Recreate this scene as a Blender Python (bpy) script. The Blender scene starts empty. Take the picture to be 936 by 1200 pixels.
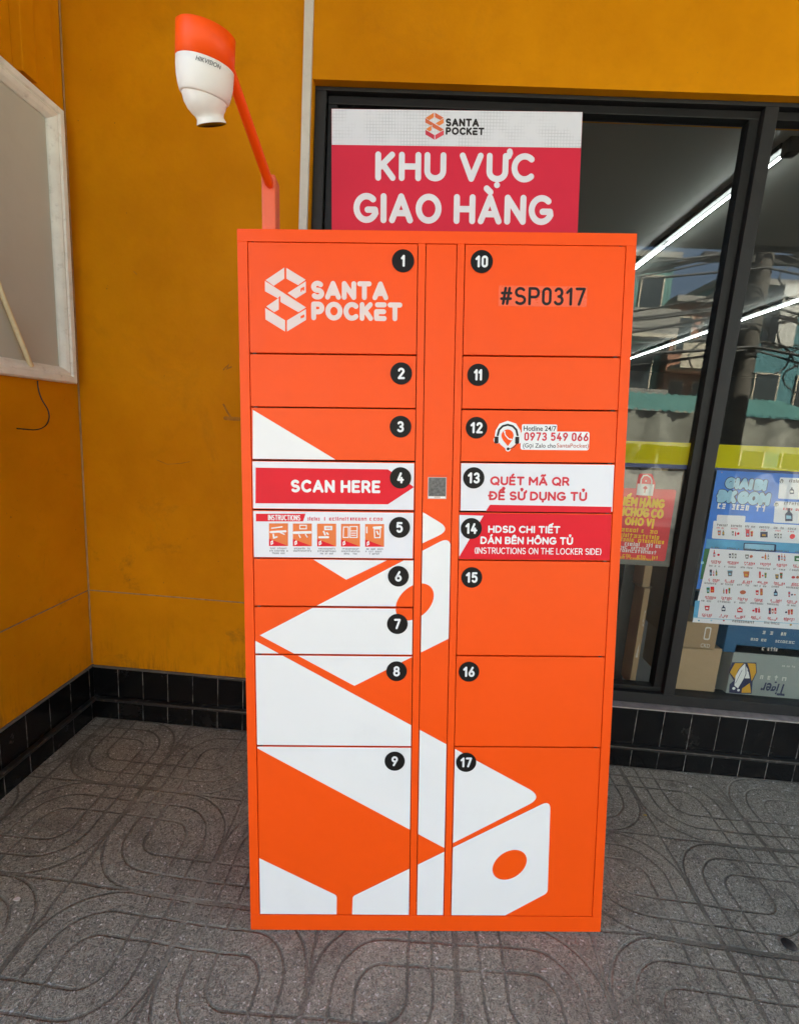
import bpy, bmesh, math, random, unicodedata
from mathutils import Vector, Matrix
random.seed(7)
C = bpy.context.scene.collection
S = bpy.context.scene
PI = math.pi
rad = math.radians

# ------------------------------------------------------------------ camera
CAM = Vector((0, 0, 1.479))
FPX, CX, CY = 563.45, 468.0, 600.0
_yaw, _pitch, _roll = rad(-2.4626), rad(10.0008), rad(3.7499)
FWD = Vector((math.sin(_yaw)*math.cos(_pitch), math.cos(_yaw)*math.cos(_pitch), -math.sin(_pitch)))
_r0 = Vector((math.cos(_yaw), -math.sin(_yaw), 0))
_u0 = _r0.cross(FWD)
RGT = math.cos(_roll)*_r0 + math.sin(_roll)*_u0
UPV = -math.sin(_roll)*_r0 + math.cos(_roll)*_u0
cam_d = bpy.data.cameras.new('camera')
cam = bpy.data.objects.new('camera', cam_d)
C.objects.link(cam)
cam.matrix_world = Matrix(((RGT.x, UPV.x, -FWD.x, CAM.x), (RGT.y, UPV.y, -FWD.y, CAM.y),
                           (RGT.z, UPV.z, -FWD.z, CAM.z), (0, 0, 0, 1)))
cam_d.sensor_fit = 'HORIZONTAL'
cam_d.sensor_width = 36
cam_d.lens = FPX/936*36
cam_d.clip_start = 0.02
cam_d.clip_end = 2000
S.camera = cam

# ------------------------------------------------------------------ sky, sun, exposure
SUN_EL, SUN_AZ = rad(52), rad(35)          # azimuth clockwise from +Y
W = bpy.data.worlds.new('World')
S.world = W
W.use_nodes = True
nt = W.node_tree
sky = nt.nodes.new('ShaderNodeTexSky')
sky.sky_type = 'NISHITA'
sky.sun_disc = False
sky.sun_elevation = SUN_EL
sky.sun_rotation = SUN_AZ
sky.air_density = 1.0
sky.dust_density = 4.0
sky.ozone_density = 0.6
bg = nt.nodes['Background']
bg.inputs['Strength'].default_value = 0.05
nt.links.new(sky.outputs[0], bg.inputs[0])
sl = bpy.data.lights.new('sun', 'SUN')
sl.energy = 4.6
sl.angle = rad(0.6)
sl.color = (1.0, 0.915, 0.785)
so = bpy.data.objects.new('sun', sl)
C.objects.link(so)
sd = Vector((math.sin(SUN_AZ)*math.cos(SUN_EL), math.cos(SUN_AZ)*math.cos(SUN_EL), math.sin(SUN_EL)))
so.rotation_euler = sd.to_track_quat('Z', 'Y').to_euler()
so.location = (0, -20, 30)
S.view_settings.view_transform = 'Standard'
S.view_settings.look = 'None'
S.view_settings.exposure = 4.32
S.view_settings.gamma = 1.0
S.view_settings.use_curve_mapping = False
S.cycles.max_bounces = 10
S.cycles.diffuse_bounces = 5
S.cycles.transparent_max_bounces = 12
S.cycles.caustics_reflective = False
S.cycles.caustics_refractive = False

# ------------------------------------------------------------------ pixel -> place helpers
DW = 2.075          # face of the shop wall
XL = -1.52          # face of the side wall
DG = DW + 0.075     # window glass

def ray(px, py):
    return RGT*((px-CX)/FPX) - UPV*((py-CY)/FPX) + FWD
def on_y(px, py, y):
    d = ray(px, py); return CAM + d*(y/d.y)
def on_x(px, py, x):
    d = ray(px, py); return CAM + d*(x/d.x)
def on_z(px, py, z):
    d = ray(px, py); return CAM + d*((z-CAM.z)/d.z)
def mirrored(px, py, yv):
    p = on_y(px, py, yv); return Vector((p.x, 2*DG-yv, p.z))
LPOS = Vector((0.10917, 1.20715, 0.0))
LROT = (rad(-4.79525), rad(-3.10663), rad(3.23620))
from mathutils import Euler
LM = Euler(LROT, 'XYZ').to_matrix()
def loc(px, py, dy=0.0):
    """pixel -> (u, v) on the locker's front plane (or dy behind it), in the locker's own frame"""
    d = ray(px, py); n = LM.col[1]; o = LPOS + n*dy
    t = (o-CAM).dot(n)/d.dot(n)
    q = LM.transposed() @ (CAM + d*t - LPOS)
    return (q.x, q.z)
def zoomer(ox, oy, s):
    return lambda x, y, dy=0.0: loc(ox+x/s, oy+y/s, dy)

# ------------------------------------------------------------------ object helpers
def link(o, parent=None):
    C.objects.link(o)
    if parent: o.parent = parent
    return o
def thing(name, label, cat, location=(0, 0, 0), rot=(0, 0, 0), group=None):
    o = bpy.data.objects.new(name, None)
    o.empty_display_size = 0.1
    C.objects.link(o)
    o.location = location; o.rotation_euler = rot
    o['label'] = label; o['category'] = cat
    if group: o['group'] = group
    return o
def tag(o, label, cat, group=None):
    o['label'] = label; o['category'] = cat
    if group: o['group'] = group
    return o
def struct(o, kind='structure'):
    o['kind'] = kind; return o

class MB:
    """collects shapes into one mesh"""
    def __init__(s): s.v = []; s.f = []; s.m = []; s.sm = []; s.mats = []
    def mi(s, m):
        if m not in s.mats: s.mats.append(m)
        return s.mats.index(m)
    def add(s, verts, faces, mat, smooth=False):
        b = len(s.v); s.v += [tuple(p) for p in verts]
        k = s.mi(mat)
        for f in faces:
            s.f.append([b+i for i in f]); s.m.append(k); s.sm.append(smooth)
    def box(s, x0, x1, y0, y1, z0, z1, mat, bev=0.0, M=None):
        bm = bmesh.new()
        bmesh.ops.create_cube(bm, size=1)
        for v in bm.verts:
            v.co = Vector(((x0+x1)/2+v.co.x*(x1-x0), (y0+y1)/2+v.co.y*(y1-y0), (z0+z1)/2+v.co.z*(z1-z0)))
        if bev: bmesh.ops.bevel(bm, geom=list(bm.edges), offset=bev, segments=2, affect='EDGES', profile=0.6)
        if M: bmesh.ops.transform(bm, matrix=M, verts=bm.verts)
        bm.verts.index_update()
        s.add([v.co.copy() for v in bm.verts], [[v.index for v in f.verts] for f in bm.faces], mat)
        bm.free()
        return s
    def prism(s, pts, d, mat):
        """polygon in 3d extruded by vector d"""
        n = len(pts); d = Vector(d)
        P = [Vector(p) for p in pts]
        s.add(P+[p+d for p in P], [list(range(n))[::-1], list(range(n, 2*n))]+[[i, (i+1) % n, n+(i+1) % n, n+i] for i in range(n)], mat)
        return s
    def tube(s, pts, r, mat, n=12, cap=True, rr=None):
        P = [Vector(p) for p in pts]
        V = []; F = []
        t = (P[1]-P[0]).normalized()
        u = t.orthogonal().normalized()
        for i, p in enumerate(P):
            if i == 0: tt = (P[1]-P[0])
            elif i == len(P)-1: tt = P[-1]-P[-2]
            else: tt = (P[i+1]-P[i]).normalized()+(P[i]-P[i-1]).normalized()
            tt.normalize()
            u = (u-tt*u.dot(tt)).normalized(); w = tt.cross(u)
            R = rr[i] if rr else r
            for k in range(n):
                a = 2*PI*k/n; V.append(p+R*(math.cos(a)*u+math.sin(a)*w))
        for i in range(len(P)-1):
            for k in range(n):
                F.append([i*n+k, i*n+(k+1) % n, (i+1)*n+(k+1) % n, (i+1)*n+k])
        s.add(V, F, mat, True)
        if cap:
            s.add(V[:n], [list(range(n))[::-1]], mat); s.add(V[-n:], [list(range(n))], mat)
        return s
    def lathe(s, prof, mat, n=48, M=None, cap0=True, cap1=True):
        V = []; F = []
        for (r, h) in prof:
            for k in range(n):
                a = 2*PI*k/n; V.append(Vector((r*math.cos(a), r*math.sin(a), h)))
        if M: V = [M @ p for p in V]
        m = len(prof)
        for i in range(m-1):
            for k in range(n):
                F.append([i*n+k, i*n+(k+1) % n, (i+1)*n+(k+1) % n, (i+1)*n+k])
        s.add(V, F, mat, True)
        if cap0: s.add(V[:n], [list(range(n))[::-1]], mat)
        if cap1: s.add(V[-n:], [list(range(n))], mat)
        return s
    def build(s, name, parent=None, recalc=True):
        me = bpy.data.meshes.new(name)
        me.from_pydata(s.v, [], s.f)
        for m in s.mats: me.materials.append(m)
        me.polygons.foreach_set('material_index', s.m)
        me.polygons.foreach_set('use_smooth', s.sm)
        me.update()
        if recalc:
            bm = bmesh.new(); bm.from_mesh(me)
            bmesh.ops.recalc_face_normals(bm, faces=bm.faces)
            bm.to_mesh(me); bm.free()
        o = bpy.data.objects.new(name, me)
        return link(o, parent)

# ------------------------------------------------------------------ materials
def srgb(r, g, b):
    f = lambda c: (c/255/12.92) if c/255 <= 0.04045 else ((c/255+0.055)/1.055)**2.4
    return (f(r), f(g), f(b))
def nodes(name):
    m = bpy.data.materials.new(name); m.use_nodes = True
    t = m.node_tree
    return m, t, t.nodes['Principled BSDF']
def N(t, typ, **kw):
    n = t.nodes.new(typ)
    for k, v in kw.items():
        if k in ('operation', 'blend_type', 'data_type', 'feature', 'distance', 'noise_dimensions'): setattr(n, k, v)
    return n
def mathn(t, op, a, b=None, c=None, clamp=False):
    n = t.nodes.new('ShaderNodeMath'); n.operation = op; n.use_clamp = clamp
    for i, x in enumerate((a, b, c)):
        if x is None: continue
        if isinstance(x, (int, float)): n.inputs[i].default_value = x
        else: t.links.new(x, n.inputs[i])
    return n.outputs[0]
def mixc(t, fac, a, b, mode='MIX'):
    n = t.nodes.new('ShaderNodeMix'); n.data_type = 'RGBA'; n.blend_type = mode
    for s_, x in ((n.inputs[0], fac), (n.inputs[6], a), (n.inputs[7], b)):
        if isinstance(x, (int, float)): s_.default_value = x
        elif isinstance(x, tuple): s_.default_value = (*x[:3], 1)
        else: t.links.new(x, s_)
    return n.outputs[2]
def noise(t, scale, detail=4, rough=0.55, vec=None, dist=0.0):
    n = t.nodes.new('ShaderNodeTexNoise')
    n.inputs['Scale'].default_value = scale; n.inputs['Detail'].default_value = detail
    n.inputs['Roughness'].default_value = rough; n.inputs['Distortion'].default_value = dist
    if vec is not None: t.links.new(vec, n.inputs['Vector'])
    return n.outputs['Fac']
def ramp(t, fac, lo, hi, a=0.0, b=1.0):
    n = t.nodes.new('ShaderNodeMapRange')
    n.inputs['From Min'].default_value = lo; n.inputs['From Max'].default_value = hi
    n.inputs['To Min'].default_value = a; n.inputs['To Max'].default_value = b
    t.links.new(fac, n.inputs['Value'])
    return n.outputs[0]
def objco(t):
    return t.nodes.new('ShaderNodeTexCoord').outputs['Object']
def bump(t, bs, h, strength=0.3, dist=0.01):
    n = t.nodes.new('ShaderNodeBump')
    n.inputs['Strength'].default_value = strength; n.inputs['Distance'].default_value = dist
    t.links.new(h, n.inputs['Height']); t.links.new(n.outputs[0], bs.inputs['Normal'])
def mat(name, col, rough=0.5, var=0.08, scale=6.0, metal=0.0, bmp=0.0, bscale=60.0, spec=0.5, dirt=None, dirt_amt=0.0, coat=0.0):
    m, t, b = nodes(name)
    co = objco(t)
    n1 = noise(t, scale, 5, 0.6, co)
    dark = tuple(c*(1-var) for c in col); lite = tuple(min(1, c*(1+var)) for c in col)
    cc = mixc(t, ramp(t, n1, 0.3, 0.7), dark, lite)
    if dirt:
        n2 = noise(t, scale*2.3, 7, 0.7, co)
        cc = mixc(t, ramp(t, n2, 0.55, 0.8, 0, dirt_amt), cc, dirt)
    t.links.new(cc, b.inputs['Base Color'])
    n3 = noise(t, scale*4, 4, 0.6, co)
    t.links.new(ramp(t, n3, 0.3, 0.7, max(0.02, rough-0.05), min(1, rough+0.05)), b.inputs['Roughness'])
    b.inputs['Metallic'].default_value = metal
    b.inputs['Specular IOR Level'].default_value = spec
    if coat:
        b.inputs['Coat Weight'].default_value = coat; b.inputs['Coat Roughness'].default_value = 0.15
    if bmp: bump(t, b, noise(t, bscale, 3, 0.6, co), bmp, 0.004)
    return m

ORANGE_C = (0.93, 0.083, 0.0012)
M_orange = mat('orange_powder_coat', ORANGE_C, 0.44, 0.03, 3.0, bmp=0.05, bscale=5, spec=0.28)
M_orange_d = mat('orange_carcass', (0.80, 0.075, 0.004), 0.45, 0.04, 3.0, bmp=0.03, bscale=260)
M_orange_v = mat('orange_vinyl', (0.94, 0.088, 0.0015), 0.45, 0.02, 3.0, spec=0.25)
M_slit_shade = mat('slit_shade_sheet', (0.012, 0.006, 0.005), 0.8)
M_white_v = mat('white_vinyl', (0.82, 0.81, 0.775), 0.38, 0.02, 3.0, dirt=(0.55, 0.54, 0.50), dirt_amt=0.12)
M_white_sheet = mat('white_sticker_sheet', (0.78, 0.77, 0.78), 0.45, 0.02, 5.0)
M_logo_w = mat('translucent_white_print', (0.78, 0.62, 0.56), 0.4, 0.03, 5.0)
M_badge = mat('black_badge', (0.010, 0.009, 0.008), 0.45, 0.05, spec=0.15)
M_red = mat('red_print', (0.74, 0.009, 0.022), 0.45, 0.04, 6.0, spec=0.22)
M_redtext = mat('red_text', (0.62, 0.012, 0.03), 0.45, 0.03)
M_text_w = mat('white_text', (0.82, 0.82, 0.80), 0.45, 0.02)
M_text_k = mat('black_text', (0.018, 0.014, 0.013), 0.45, 0.05, spec=0.2)
M_grey_txt = mat('grey_print', (0.16, 0.15, 0.15), 0.5, 0.05)
M_card_or = mat('orange_print', (0.78, 0.17, 0.025), 0.45, 0.03)
M_or_txt = mat('brown_orange_text', (0.55, 0.12, 0.05), 0.45, 0.03)
M_glass_lbl = mat('grey_label', (0.10, 0.098, 0.095), 0.35, 0.55, 150)

# yellow painted plaster
def plaster():
    m, t, b = nodes('ochre_painted_plaster')
    geo = t.nodes.new('ShaderNodeNewGeometry').outputs['Position']
    sep = t.nodes.new('ShaderNodeSeparateXYZ'); t.links.new(geo, sep.inputs[0])
    n1 = noise(t, 1.3, 6, 0.6, geo)
    c = mixc(t, ramp(t, n1, 0.3, 0.7), (0.53, 0.190, 0.0015), (0.72, 0.290, 0.003))
    n2 = noise(t, 9, 6, 0.65, geo)
    c = mixc(t, ramp(t, n2, 0.5, 0.75, 0, 0.28), c, (0.48, 0.176, 0.002))
    # grime: streaks rising from the tile skirting, and rubbed patches
    mp = t.nodes.new('ShaderNodeMapping'); mp.inputs['Scale'].default_value = (26, 26, 3.5); t.links.new(geo, mp.inputs[0])
    st = noise(t, 1.0, 7, 0.75, mp.outputs[0])
    low = ramp(t, sep.outputs[2], 0.26, 0.62, 1.0, 0.0)
    g = mathn(t, 'MULTIPLY', ramp(t, st, 0.46, 0.66), mathn(t, 'POWER', low, 1.6), clamp=True)
    gp = ramp(t, noise(t, 2.4, 4, 0.6, geo), 0.46, 0.66, 0.05, 0.95)
    c = mixc(t, mathn(t, 'MULTIPLY', g, gp), c, (0.055, 0.032, 0.015))
    n4 = noise(t, 2.6, 8, 0.75, geo, 0.6)
    p = mathn(t, 'MULTIPLY', ramp(t, n4, 0.55, 0.72), ramp(t, sep.outputs[2], 0.3, 1.6, 0.85, 0.16), clamp=True)
    c = mixc(t, p, c, (0.16, 0.085, 0.02))
    # small chips
    n5 = noise(t, 55, 3, 0.5, geo)
    chip = ramp(t, n5, 0.735, 0.76, 0, 0.5)
    c = mixc(t, chip, c, (0.16, 0.09, 0.03))
    t.links.new(c, b.inputs['Base Color'])
    t.links.new(ramp(t, n2, 0.3, 0.7, 0.5, 0.7), b.inputs['Roughness']); b.inputs['Specular IOR Level'].default_value = 0.06
    h = mathn(t, 'ADD', mathn(t, 'MULTIPLY', noise(t, 3.0, 5, 0.5, geo), 1.0), mathn(t, 'MULTIPLY', noise(t, 70, 4, 0.6, geo), 0.15))
    bump(t, b, h, 0.35, 0.012)
    return m
M_wall = plaster()

# black glazed skirting tile, joints every tw metres along x or y
def tile_mat(axis):
    m, t, b = nodes('black_glazed_tile_'+('run' if axis == 0 else 'return'))
    geo = t.nodes.new('ShaderNodeNewGeometry').outputs['Position']
    sep = t.nodes.new('ShaderNodeSeparateXYZ'); t.links.new(geo, sep.inputs[0])
    a = sep.outputs[axis]
    fr = mathn(t, 'FRACT', mathn(t, 'ADD', mathn(t, 'DIVIDE', a, 0.122), 20.35))
    d = mathn(t, 'ABSOLUTE', mathn(t, 'SUBTRACT', fr, 0.5))
    j = mathn(t, 'GREATER_THAN', d, 0.486)
    n1 = noise(t, 7, 6, 0.7, geo)
    base = mixc(t, ramp(t, n1, 0.45, 0.8, 0, 0.45), (0.0035, 0.0035, 0.004), (0.020, 0.018, 0.015))
    jn = noise(t, 25, 3, 0.6, geo)
    jc = mixc(t, ramp(t, jn, 0.35, 0.6), (0.035, 0.033, 0.03), (0.20, 0.19, 0.175))
    t.links.new(mixc(t, j, base, jc), b.inputs['Base Color'])
    t.links.new(ramp(t, n1, 0.3, 0.75, 0.10, 0.34), b.inputs['Roughness']); b.inputs['Specular IOR Level'].default_value = 0.35
    h = mathn(t, 'ADD', mathn(t, 'MULTIPLY', j, -0.3), mathn(t, 'MULTIPLY', noise(t, 12, 3, 0.5, geo), 0.25))
    bump(t, b, h, 0.3, 0.006)
    return m
M_tile = tile_mat(0); M_tile_l = tile_mat(1)
M_ledge = mat('dusty_black_ledge', (0.016, 0.015, 0.014), 0.35, 0.3, 14, dirt=(0.30, 0.28, 0.25), dirt_amt=0.6)
M_cement = mat('grey_cement_joint', (0.11, 0.10, 0.085), 0.9, 0.25, 25, bmp=0.3, bscale=90)

# pavement with curved grooves, 0.405 m tiles
def pavement_mat():
    m, t, b = nodes('grooved_concrete_paver')
    geo = t.nodes.new('ShaderNodeNewGeometry').outputs['Position']
    wob = t.nodes.new('ShaderNodeTexNoise'); wob.inputs['Scale'].default_value = 7; wob.inputs['Detail'].default_value = 2
    t.links.new(geo, wob.inputs['Vector'])
    ws = t.nodes.new('ShaderNodeVectorMath'); ws.operation = 'MULTIPLY_ADD'
    t.links.new(wob.outputs['Color'], ws.inputs[0]); ws.inputs[1].default_value = (0.012, 0.012, 0); t.links.new(geo, ws.inputs[2])
    sep = t.nodes.new('ShaderNodeSeparateXYZ'); t.links.new(ws.outputs[0], sep.inputs[0])
    T = 0.405
    tx = mathn(t, 'ADD', mathn(t, 'DIVIDE', mathn(t, 'SUBTRACT', sep.outputs[0], 0.605), T), 40.0)
    ty = mathn(t, 'ADD', mathn(t, 'DIVIDE', mathn(t, 'SUBTRACT', sep.outputs[1], 1.252), T), 40.0)
    ix = mathn(t, 'FLOOR', tx); iy = mathn(t, 'FLOOR', ty)
    fx = mathn(t, 'SUBTRACT', tx, ix); fy = mathn(t, 'SUBTRACT', ty, iy)
    par = mathn(t, 'MODULO', mathn(t, 'ADD', ix, iy), 2.0)          # tile whose lower-left joint is (0.605,1.252): 80 -> 0 (rounded upper right)
    par = mathn(t, 'SUBTRACT', 1.0, par)
    # mirror when par
    fxm = mathn(t, 'ADD', mathn(t, 'MULTIPLY', fx, mathn(t, 'SUBTRACT', 1.0, mathn(t, 'MULTIPLY', par, 2.0))), par)
    def fam(a, bb):
        R = 0.5
        da = mathn(t, 'MAXIMUM', mathn(t, 'SUBTRACT', R, a), 0.0); db = mathn(t, 'MAXIMUM', mathn(t, 'SUBTRACT', R, bb), 0.0)
        rr = mathn(t, 'SQRT', mathn(t, 'ADD', mathn(t, 'MULTIPLY', da, da), mathn(t, 'MULTIPLY', db, db)))
        return mathn(t, 'SUBTRACT', R, rr)
    d1 = fam(fxm, mathn(t, 'SUBTRACT', 1.0, fy))
    d2 = fam(mathn(t, 'SUBTRACT', 1.0, fxm), fy)
    wd = 0.0056
    def line(d, lv):
        return mathn(t, 'SUBTRACT', 1.0, mathn(t, 'DIVIDE', mathn(t, 'ABSOLUTE', mathn(t, 'SUBTRACT', d, lv)), wd*2.2), clamp=True)
    acc = None
    for d in (d1, d2):
        for lv in (0.012, 0.165, 0.33):
            l = line(d, lv)
            acc = l if acc is None else mathn(t, 'MAXIMUM', acc, l)
    jx = mathn(t, 'SUBTRACT', 0.5, mathn(t, 'ABSOLUTE', mathn(t, 'SUBTRACT', fx, 0.5)))
    jy = mathn(t, 'SUBTRACT', 0.5, mathn(t, 'ABSOLUTE', mathn(t, 'SUBTRACT', fy, 0.5)))
    jn = mathn(t, 'SUBTRACT', 1.0, mathn(t, 'DIVIDE', mathn(t, 'MINIMUM', jx, jy), wd*2.6), clamp=True)
    acc = mathn(t, 'MAXIMUM', acc, jn)
    acc = mathn(t, 'SMOOTH_MIN', mathn(t, 'MULTIPLY', acc, 1.8), 1.0, 0.2)
    wear = ramp(t, noise(t, 3.3, 5, 0.65, geo), 0.3, 0.65, 0.45, 1.0)
    groove = mathn(t, 'MULTIPLY', acc, wear)
    # per tile tint
    wn = t.nodes.new('ShaderNodeTexWhiteNoise'); wn.noise_dimensions = '2D'
    cb = t.nodes.new('ShaderNodeCombineXYZ'); t.links.new(ix, cb.inputs[0]); t.links.new(iy, cb.inputs[1]); t.links.new(cb.outputs[0], wn.inputs['Vector'])
    big = noise(t, 1.6, 6, 0.6, geo)
    # worm-like grit: distorted ridged noise
    g1 = noise(t, 52, 3, 0.6, geo, 2.2)
    g2 = noise(t, 130, 4, 0.7, geo, 1.2)
    rid = mathn(t, 'SUBTRACT', 1.0, mathn(t, 'MULTIPLY', mathn(t, 'ABSOLUTE', mathn(t, 'SUBTRACT', g1, 0.5)), 9.0), clamp=True)
    c = mixc(t, ramp(t, big, 0.25, 0.75), (0.225, 0.212, 0.160), (0.43, 0.412, 0.315))
    c = mixc(t, mathn(t, 'MULTIPLY', wn.outputs['Value'], 0.42), c, (0.12, 0.116, 0.104))
    c = mixc(t, mathn(t, 'MULTIPLY', rid, 0.72), c, (0.70, 0.67, 0.53))
    c = mixc(t, ramp(t, g2, 0.49, 0.62, 0, 0.68), c, (0.065, 0.063, 0.050))
    spk = noise(t, 120, 1, 0.3, geo)
    c = mixc(t, ramp(t, spk, 0.70, 0.73, 0, 0.95), c, (0.85, 0.83, 0.76))
    st = noise(t, 4.5, 8, 0.75, geo, 0.8)
    c = mixc(t, ramp(t, st, 0.50, 0.70, 0, 0.72), c, (0.070, 0.064, 0.050))
    dust = noise(t, 2.1, 4, 0.6, geo)
    gc = mixc(t, ramp(t, dust, 0.50, 0.64), (0.120, 0.110, 0.080), (0.50, 0.475, 0.37))
    c = mixc(t, mathn(t, 'MULTIPLY', groove, 0.82), c, gc)
    t.links.new(c, b.inputs['Base Color'])
    t.links.new(ramp(t, big, 0.3, 0.7, 0.55, 0.8), b.inputs['Roughness'])
    h = mathn(t, 'ADD', mathn(t, 'MULTIPLY', groove, -1.0), mathn(t, 'ADD', mathn(t, 'MULTIPLY', rid, 0.30), mathn(t, 'MULTIPLY', g2, 0.35)))
    bump(t, b, h, 1.0, 0.012)
    return m
M_pave = pavement_mat()

M_black_al = mat('black_aluminium', (0.008, 0.008, 0.008), 0.45, 0.12, 9, dirt=(0.03, 0.029, 0.027), dirt_amt=0.3, spec=0.25)
M_dark_al = mat('charcoal_aluminium', (0.019, 0.019, 0.019), 0.5, 0.12, 9, dirt=(0.05, 0.048, 0.044), dirt_amt=0.3, spec=0.25)
M_sill = mat('worn_silver_sill', (0.42, 0.39, 0.37), 0.45, 0.25, 18, metal=0.4, dirt=(0.08, 0.07, 0.06), dirt_amt=0.7)
M_gasket = mat('rubber_gasket', (0.008, 0.008, 0.008), 0.6)
def glass_mat():
    m, t, b = nodes('window_glass')
    t.nodes.remove(b)
    out = t.nodes['Material Output']
    lw_ = t.nodes.new('ShaderNodeLayerWeight'); lw_.inputs['Blend'].default_value = 0.5
    fr = mathn(t, 'ADD', mathn(t, 'MULTIPLY', mathn(t, 'POWER', lw_.outputs['Facing'], 4.0), 0.85), 0.023)
    tr = t.nodes.new('ShaderNodeBsdfTransparent'); tr.inputs[0].default_value = (0.94, 0.955, 0.945, 1)
    gl = t.nodes.new('ShaderNodeBsdfGlossy'); gl.inputs['Roughness'].default_value = 0.0
    gl.inputs[0].default_value = (0.95, 1.0, 0.98, 1)
    mx = t.nodes.new('ShaderNodeMixShader')
    t.links.new(fr, mx.inputs[0]); t.links.new(tr.outputs[0], mx.inputs[1]); t.links.new(gl.outputs[0], mx.inputs[2])
    t.links.new(mx.outputs[0], out.inputs[0])
    return m
M_glass = glass_mat()
def emis(name, col, k):
    m, t, b = nodes(name)
    b.inputs['Base Color'].default_value = (*col, 1)
    b.inputs['Emission Color'].default_value = (*col, 1); b.inputs['Emission Strength'].default_value = k
    return m
M_tube = emis('lit_tube', (0.93, 1.0, 0.98), 1.9)

# ------------------------------------------------------------------ stroke lettering
def arc(cx, cy, rx, ry, a0, a1, n=14):
    return [(cx+rx*math.cos(rad(a0+(a1-a0)*i/n)), cy+ry*math.sin(rad(a0+(a1-a0)*i/n))) for i in range(n+1)]
def _g():
    G = {}
    G['A'] = (.78, [[(0, 0), (.39, 1), (.78, 0)], [(.13, .3), (.65, .3)]])
    G['B'] = (.62, [[(0, 0), (0, 1), (.34, 1)]+arc(.34, .765, .24, .235, 90, -90)+[(0, .53)], [(.34, .53)]+arc(.36, .265, .26, .265, 90, -90)+[(0, 0)]])
    G['C'] = (.72, [arc(.42, .5, .42, .5, 48, 312, 24)])
    G['D'] = (.70, [[(.25, 0), (0, 0), (0, 1), (.25, 1)]+arc(.25, .5, .45, .5, 90, -90, 18)])
    G['E'] = (.54, [[(.54, 1), (0, 1), (0, 0), (.54, 0)], [(0, .51), (.47, .51)]])
    G['G'] = (.80, [arc(.43, .5, .43, .5, 48, 335, 26)+[(.80, .43), (.48, .43)]])
    G['H'] = (.68, [[(0, 0), (0, 1)], [(.68, 0), (.68, 1)], [(0, .5), (.68, .5)]])
    G['I'] = (.0, [[(0, 0), (0, 1)]])
    G['K'] = (.60, [[(0, 0), (0, 1)], [(.57, 1), (.03, .42)], [(.2, .57), (.60, 0)]])
    G['L'] = (.5, [[(0, 1), (0, 0), (.5, 0)]])
    G['M'] = (.84, [[(0, 0), (0, 1), (.42, .36), (.84, 1), (.84, 0)]])
    G['N'] = (.68, [[(0, 0), (0, 1), (.68, 0), (.68, 1)]])
    G['O'] = (.86, [('c', arc(.43, .5, .43, .5, 0, 360, 32)[:-1])])
    G['P'] = (.58, [[(0, 0), (0, 1), (.33, 1)]+arc(.33, .72, .25, .28, 90, -90)+[(0, .44)]])
    G['Q'] = (.86, [('c', arc(.43, .5, .43, .5, 0, 360, 32)[:-1]), [(.55, .2), (.84, -.06)]])
    G['R'] = (.62, [[(0, 0), (0, 1), (.33, 1)]+arc(.33, .73, .25, .27, 90, -90)+[(0, .46)], [(.33, .46), (.62, 0)]])
    G['S'] = (.60, [arc(.30, .745, .28, .255, 38, 250, 14)+arc(.30, .25, .30, .25, 78, -142, 16)])
    G['T'] = (.68, [[(0, 1), (.68, 1)], [(.34, 1), (.34, 0)]])
    G['U'] = (.66, [[(0, 1), (0, .33)]+arc(.33, .33, .33, .33, 180, 360, 16)+[(.66, 1)]])
    G['V'] = (.74, [[(0, 1), (.37, 0), (.74, 1)]])
    G['Z'] = (.6, [[(0, 1), (.6, 1), (0, 0), (.6, 0)]])
    G['#'] = (.62, [[(.12, 0), (.26, 1)], [(.38, 0), (.52, 1)], [(0, .32), (.6, .32)], [(.04, .68), (.62, .68)]])
    G['0'] = (.46, [('c', arc(.23, .77, .23, .23, 0, 180)+arc(.23, .23, .23, .23, 180, 360))])
    G['1'] = (.30, [[(0, .76), (.24, 1), (.24, 0)]])
    G['2'] = (.48, [arc(.24, .75, .23, .25, 165, -20, 12)+[(0, 0), (.50, 0)]])
    G['3'] = (.48, [arc(.23, .75, .22, .25, 150, -90, 14), arc(.23, .25, .25, .25, 90, -150, 14)])
    G['4'] = (.54, [[(.30, 1), (0, .28), (.54, .28)], [(.38, .5), (.38, 0)]])
    G['5'] = (.48, [[(.44, 1), (.06, 1), (.03, .56)]+arc(.23, .32, .25, .32, 120, -140, 16)])
    G['6'] = (.50, [[(.36, 1), (.05, .42)]+arc(.25, .27, .25, .27, 160, 500, 26)])
    G['7'] = (.50, [[(0, 1), (.50, 1), (.17, 0)]])
    G['8'] = (.48, [('c', arc(.24, .76, .21, .24, 0, 360, 20)[:-1]), ('c', arc(.24, .27, .25, .27, 0, 360, 20)[:-1])])
    G['9'] = (.50, [[(.14, 0), (.45, .58)]+arc(.25, .73, .25, .27, -20, 320, 26)])
    G['('] = (.18, [arc(.55, .48, .5, .72, 135, 225, 10)])
    G[')'] = (.18, [arc(-.35, .48, .5, .72, 45, -45, 10)])
    # letter E of the three-bar wordmark
    G['Ξ'] = (.54, [[(.06, 1), (.54, 1)], [(.0, .5), (.50, .5)], [(0, .5), (0, 0), (.54, 0)]])
    return G
GLY = _g()
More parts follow.
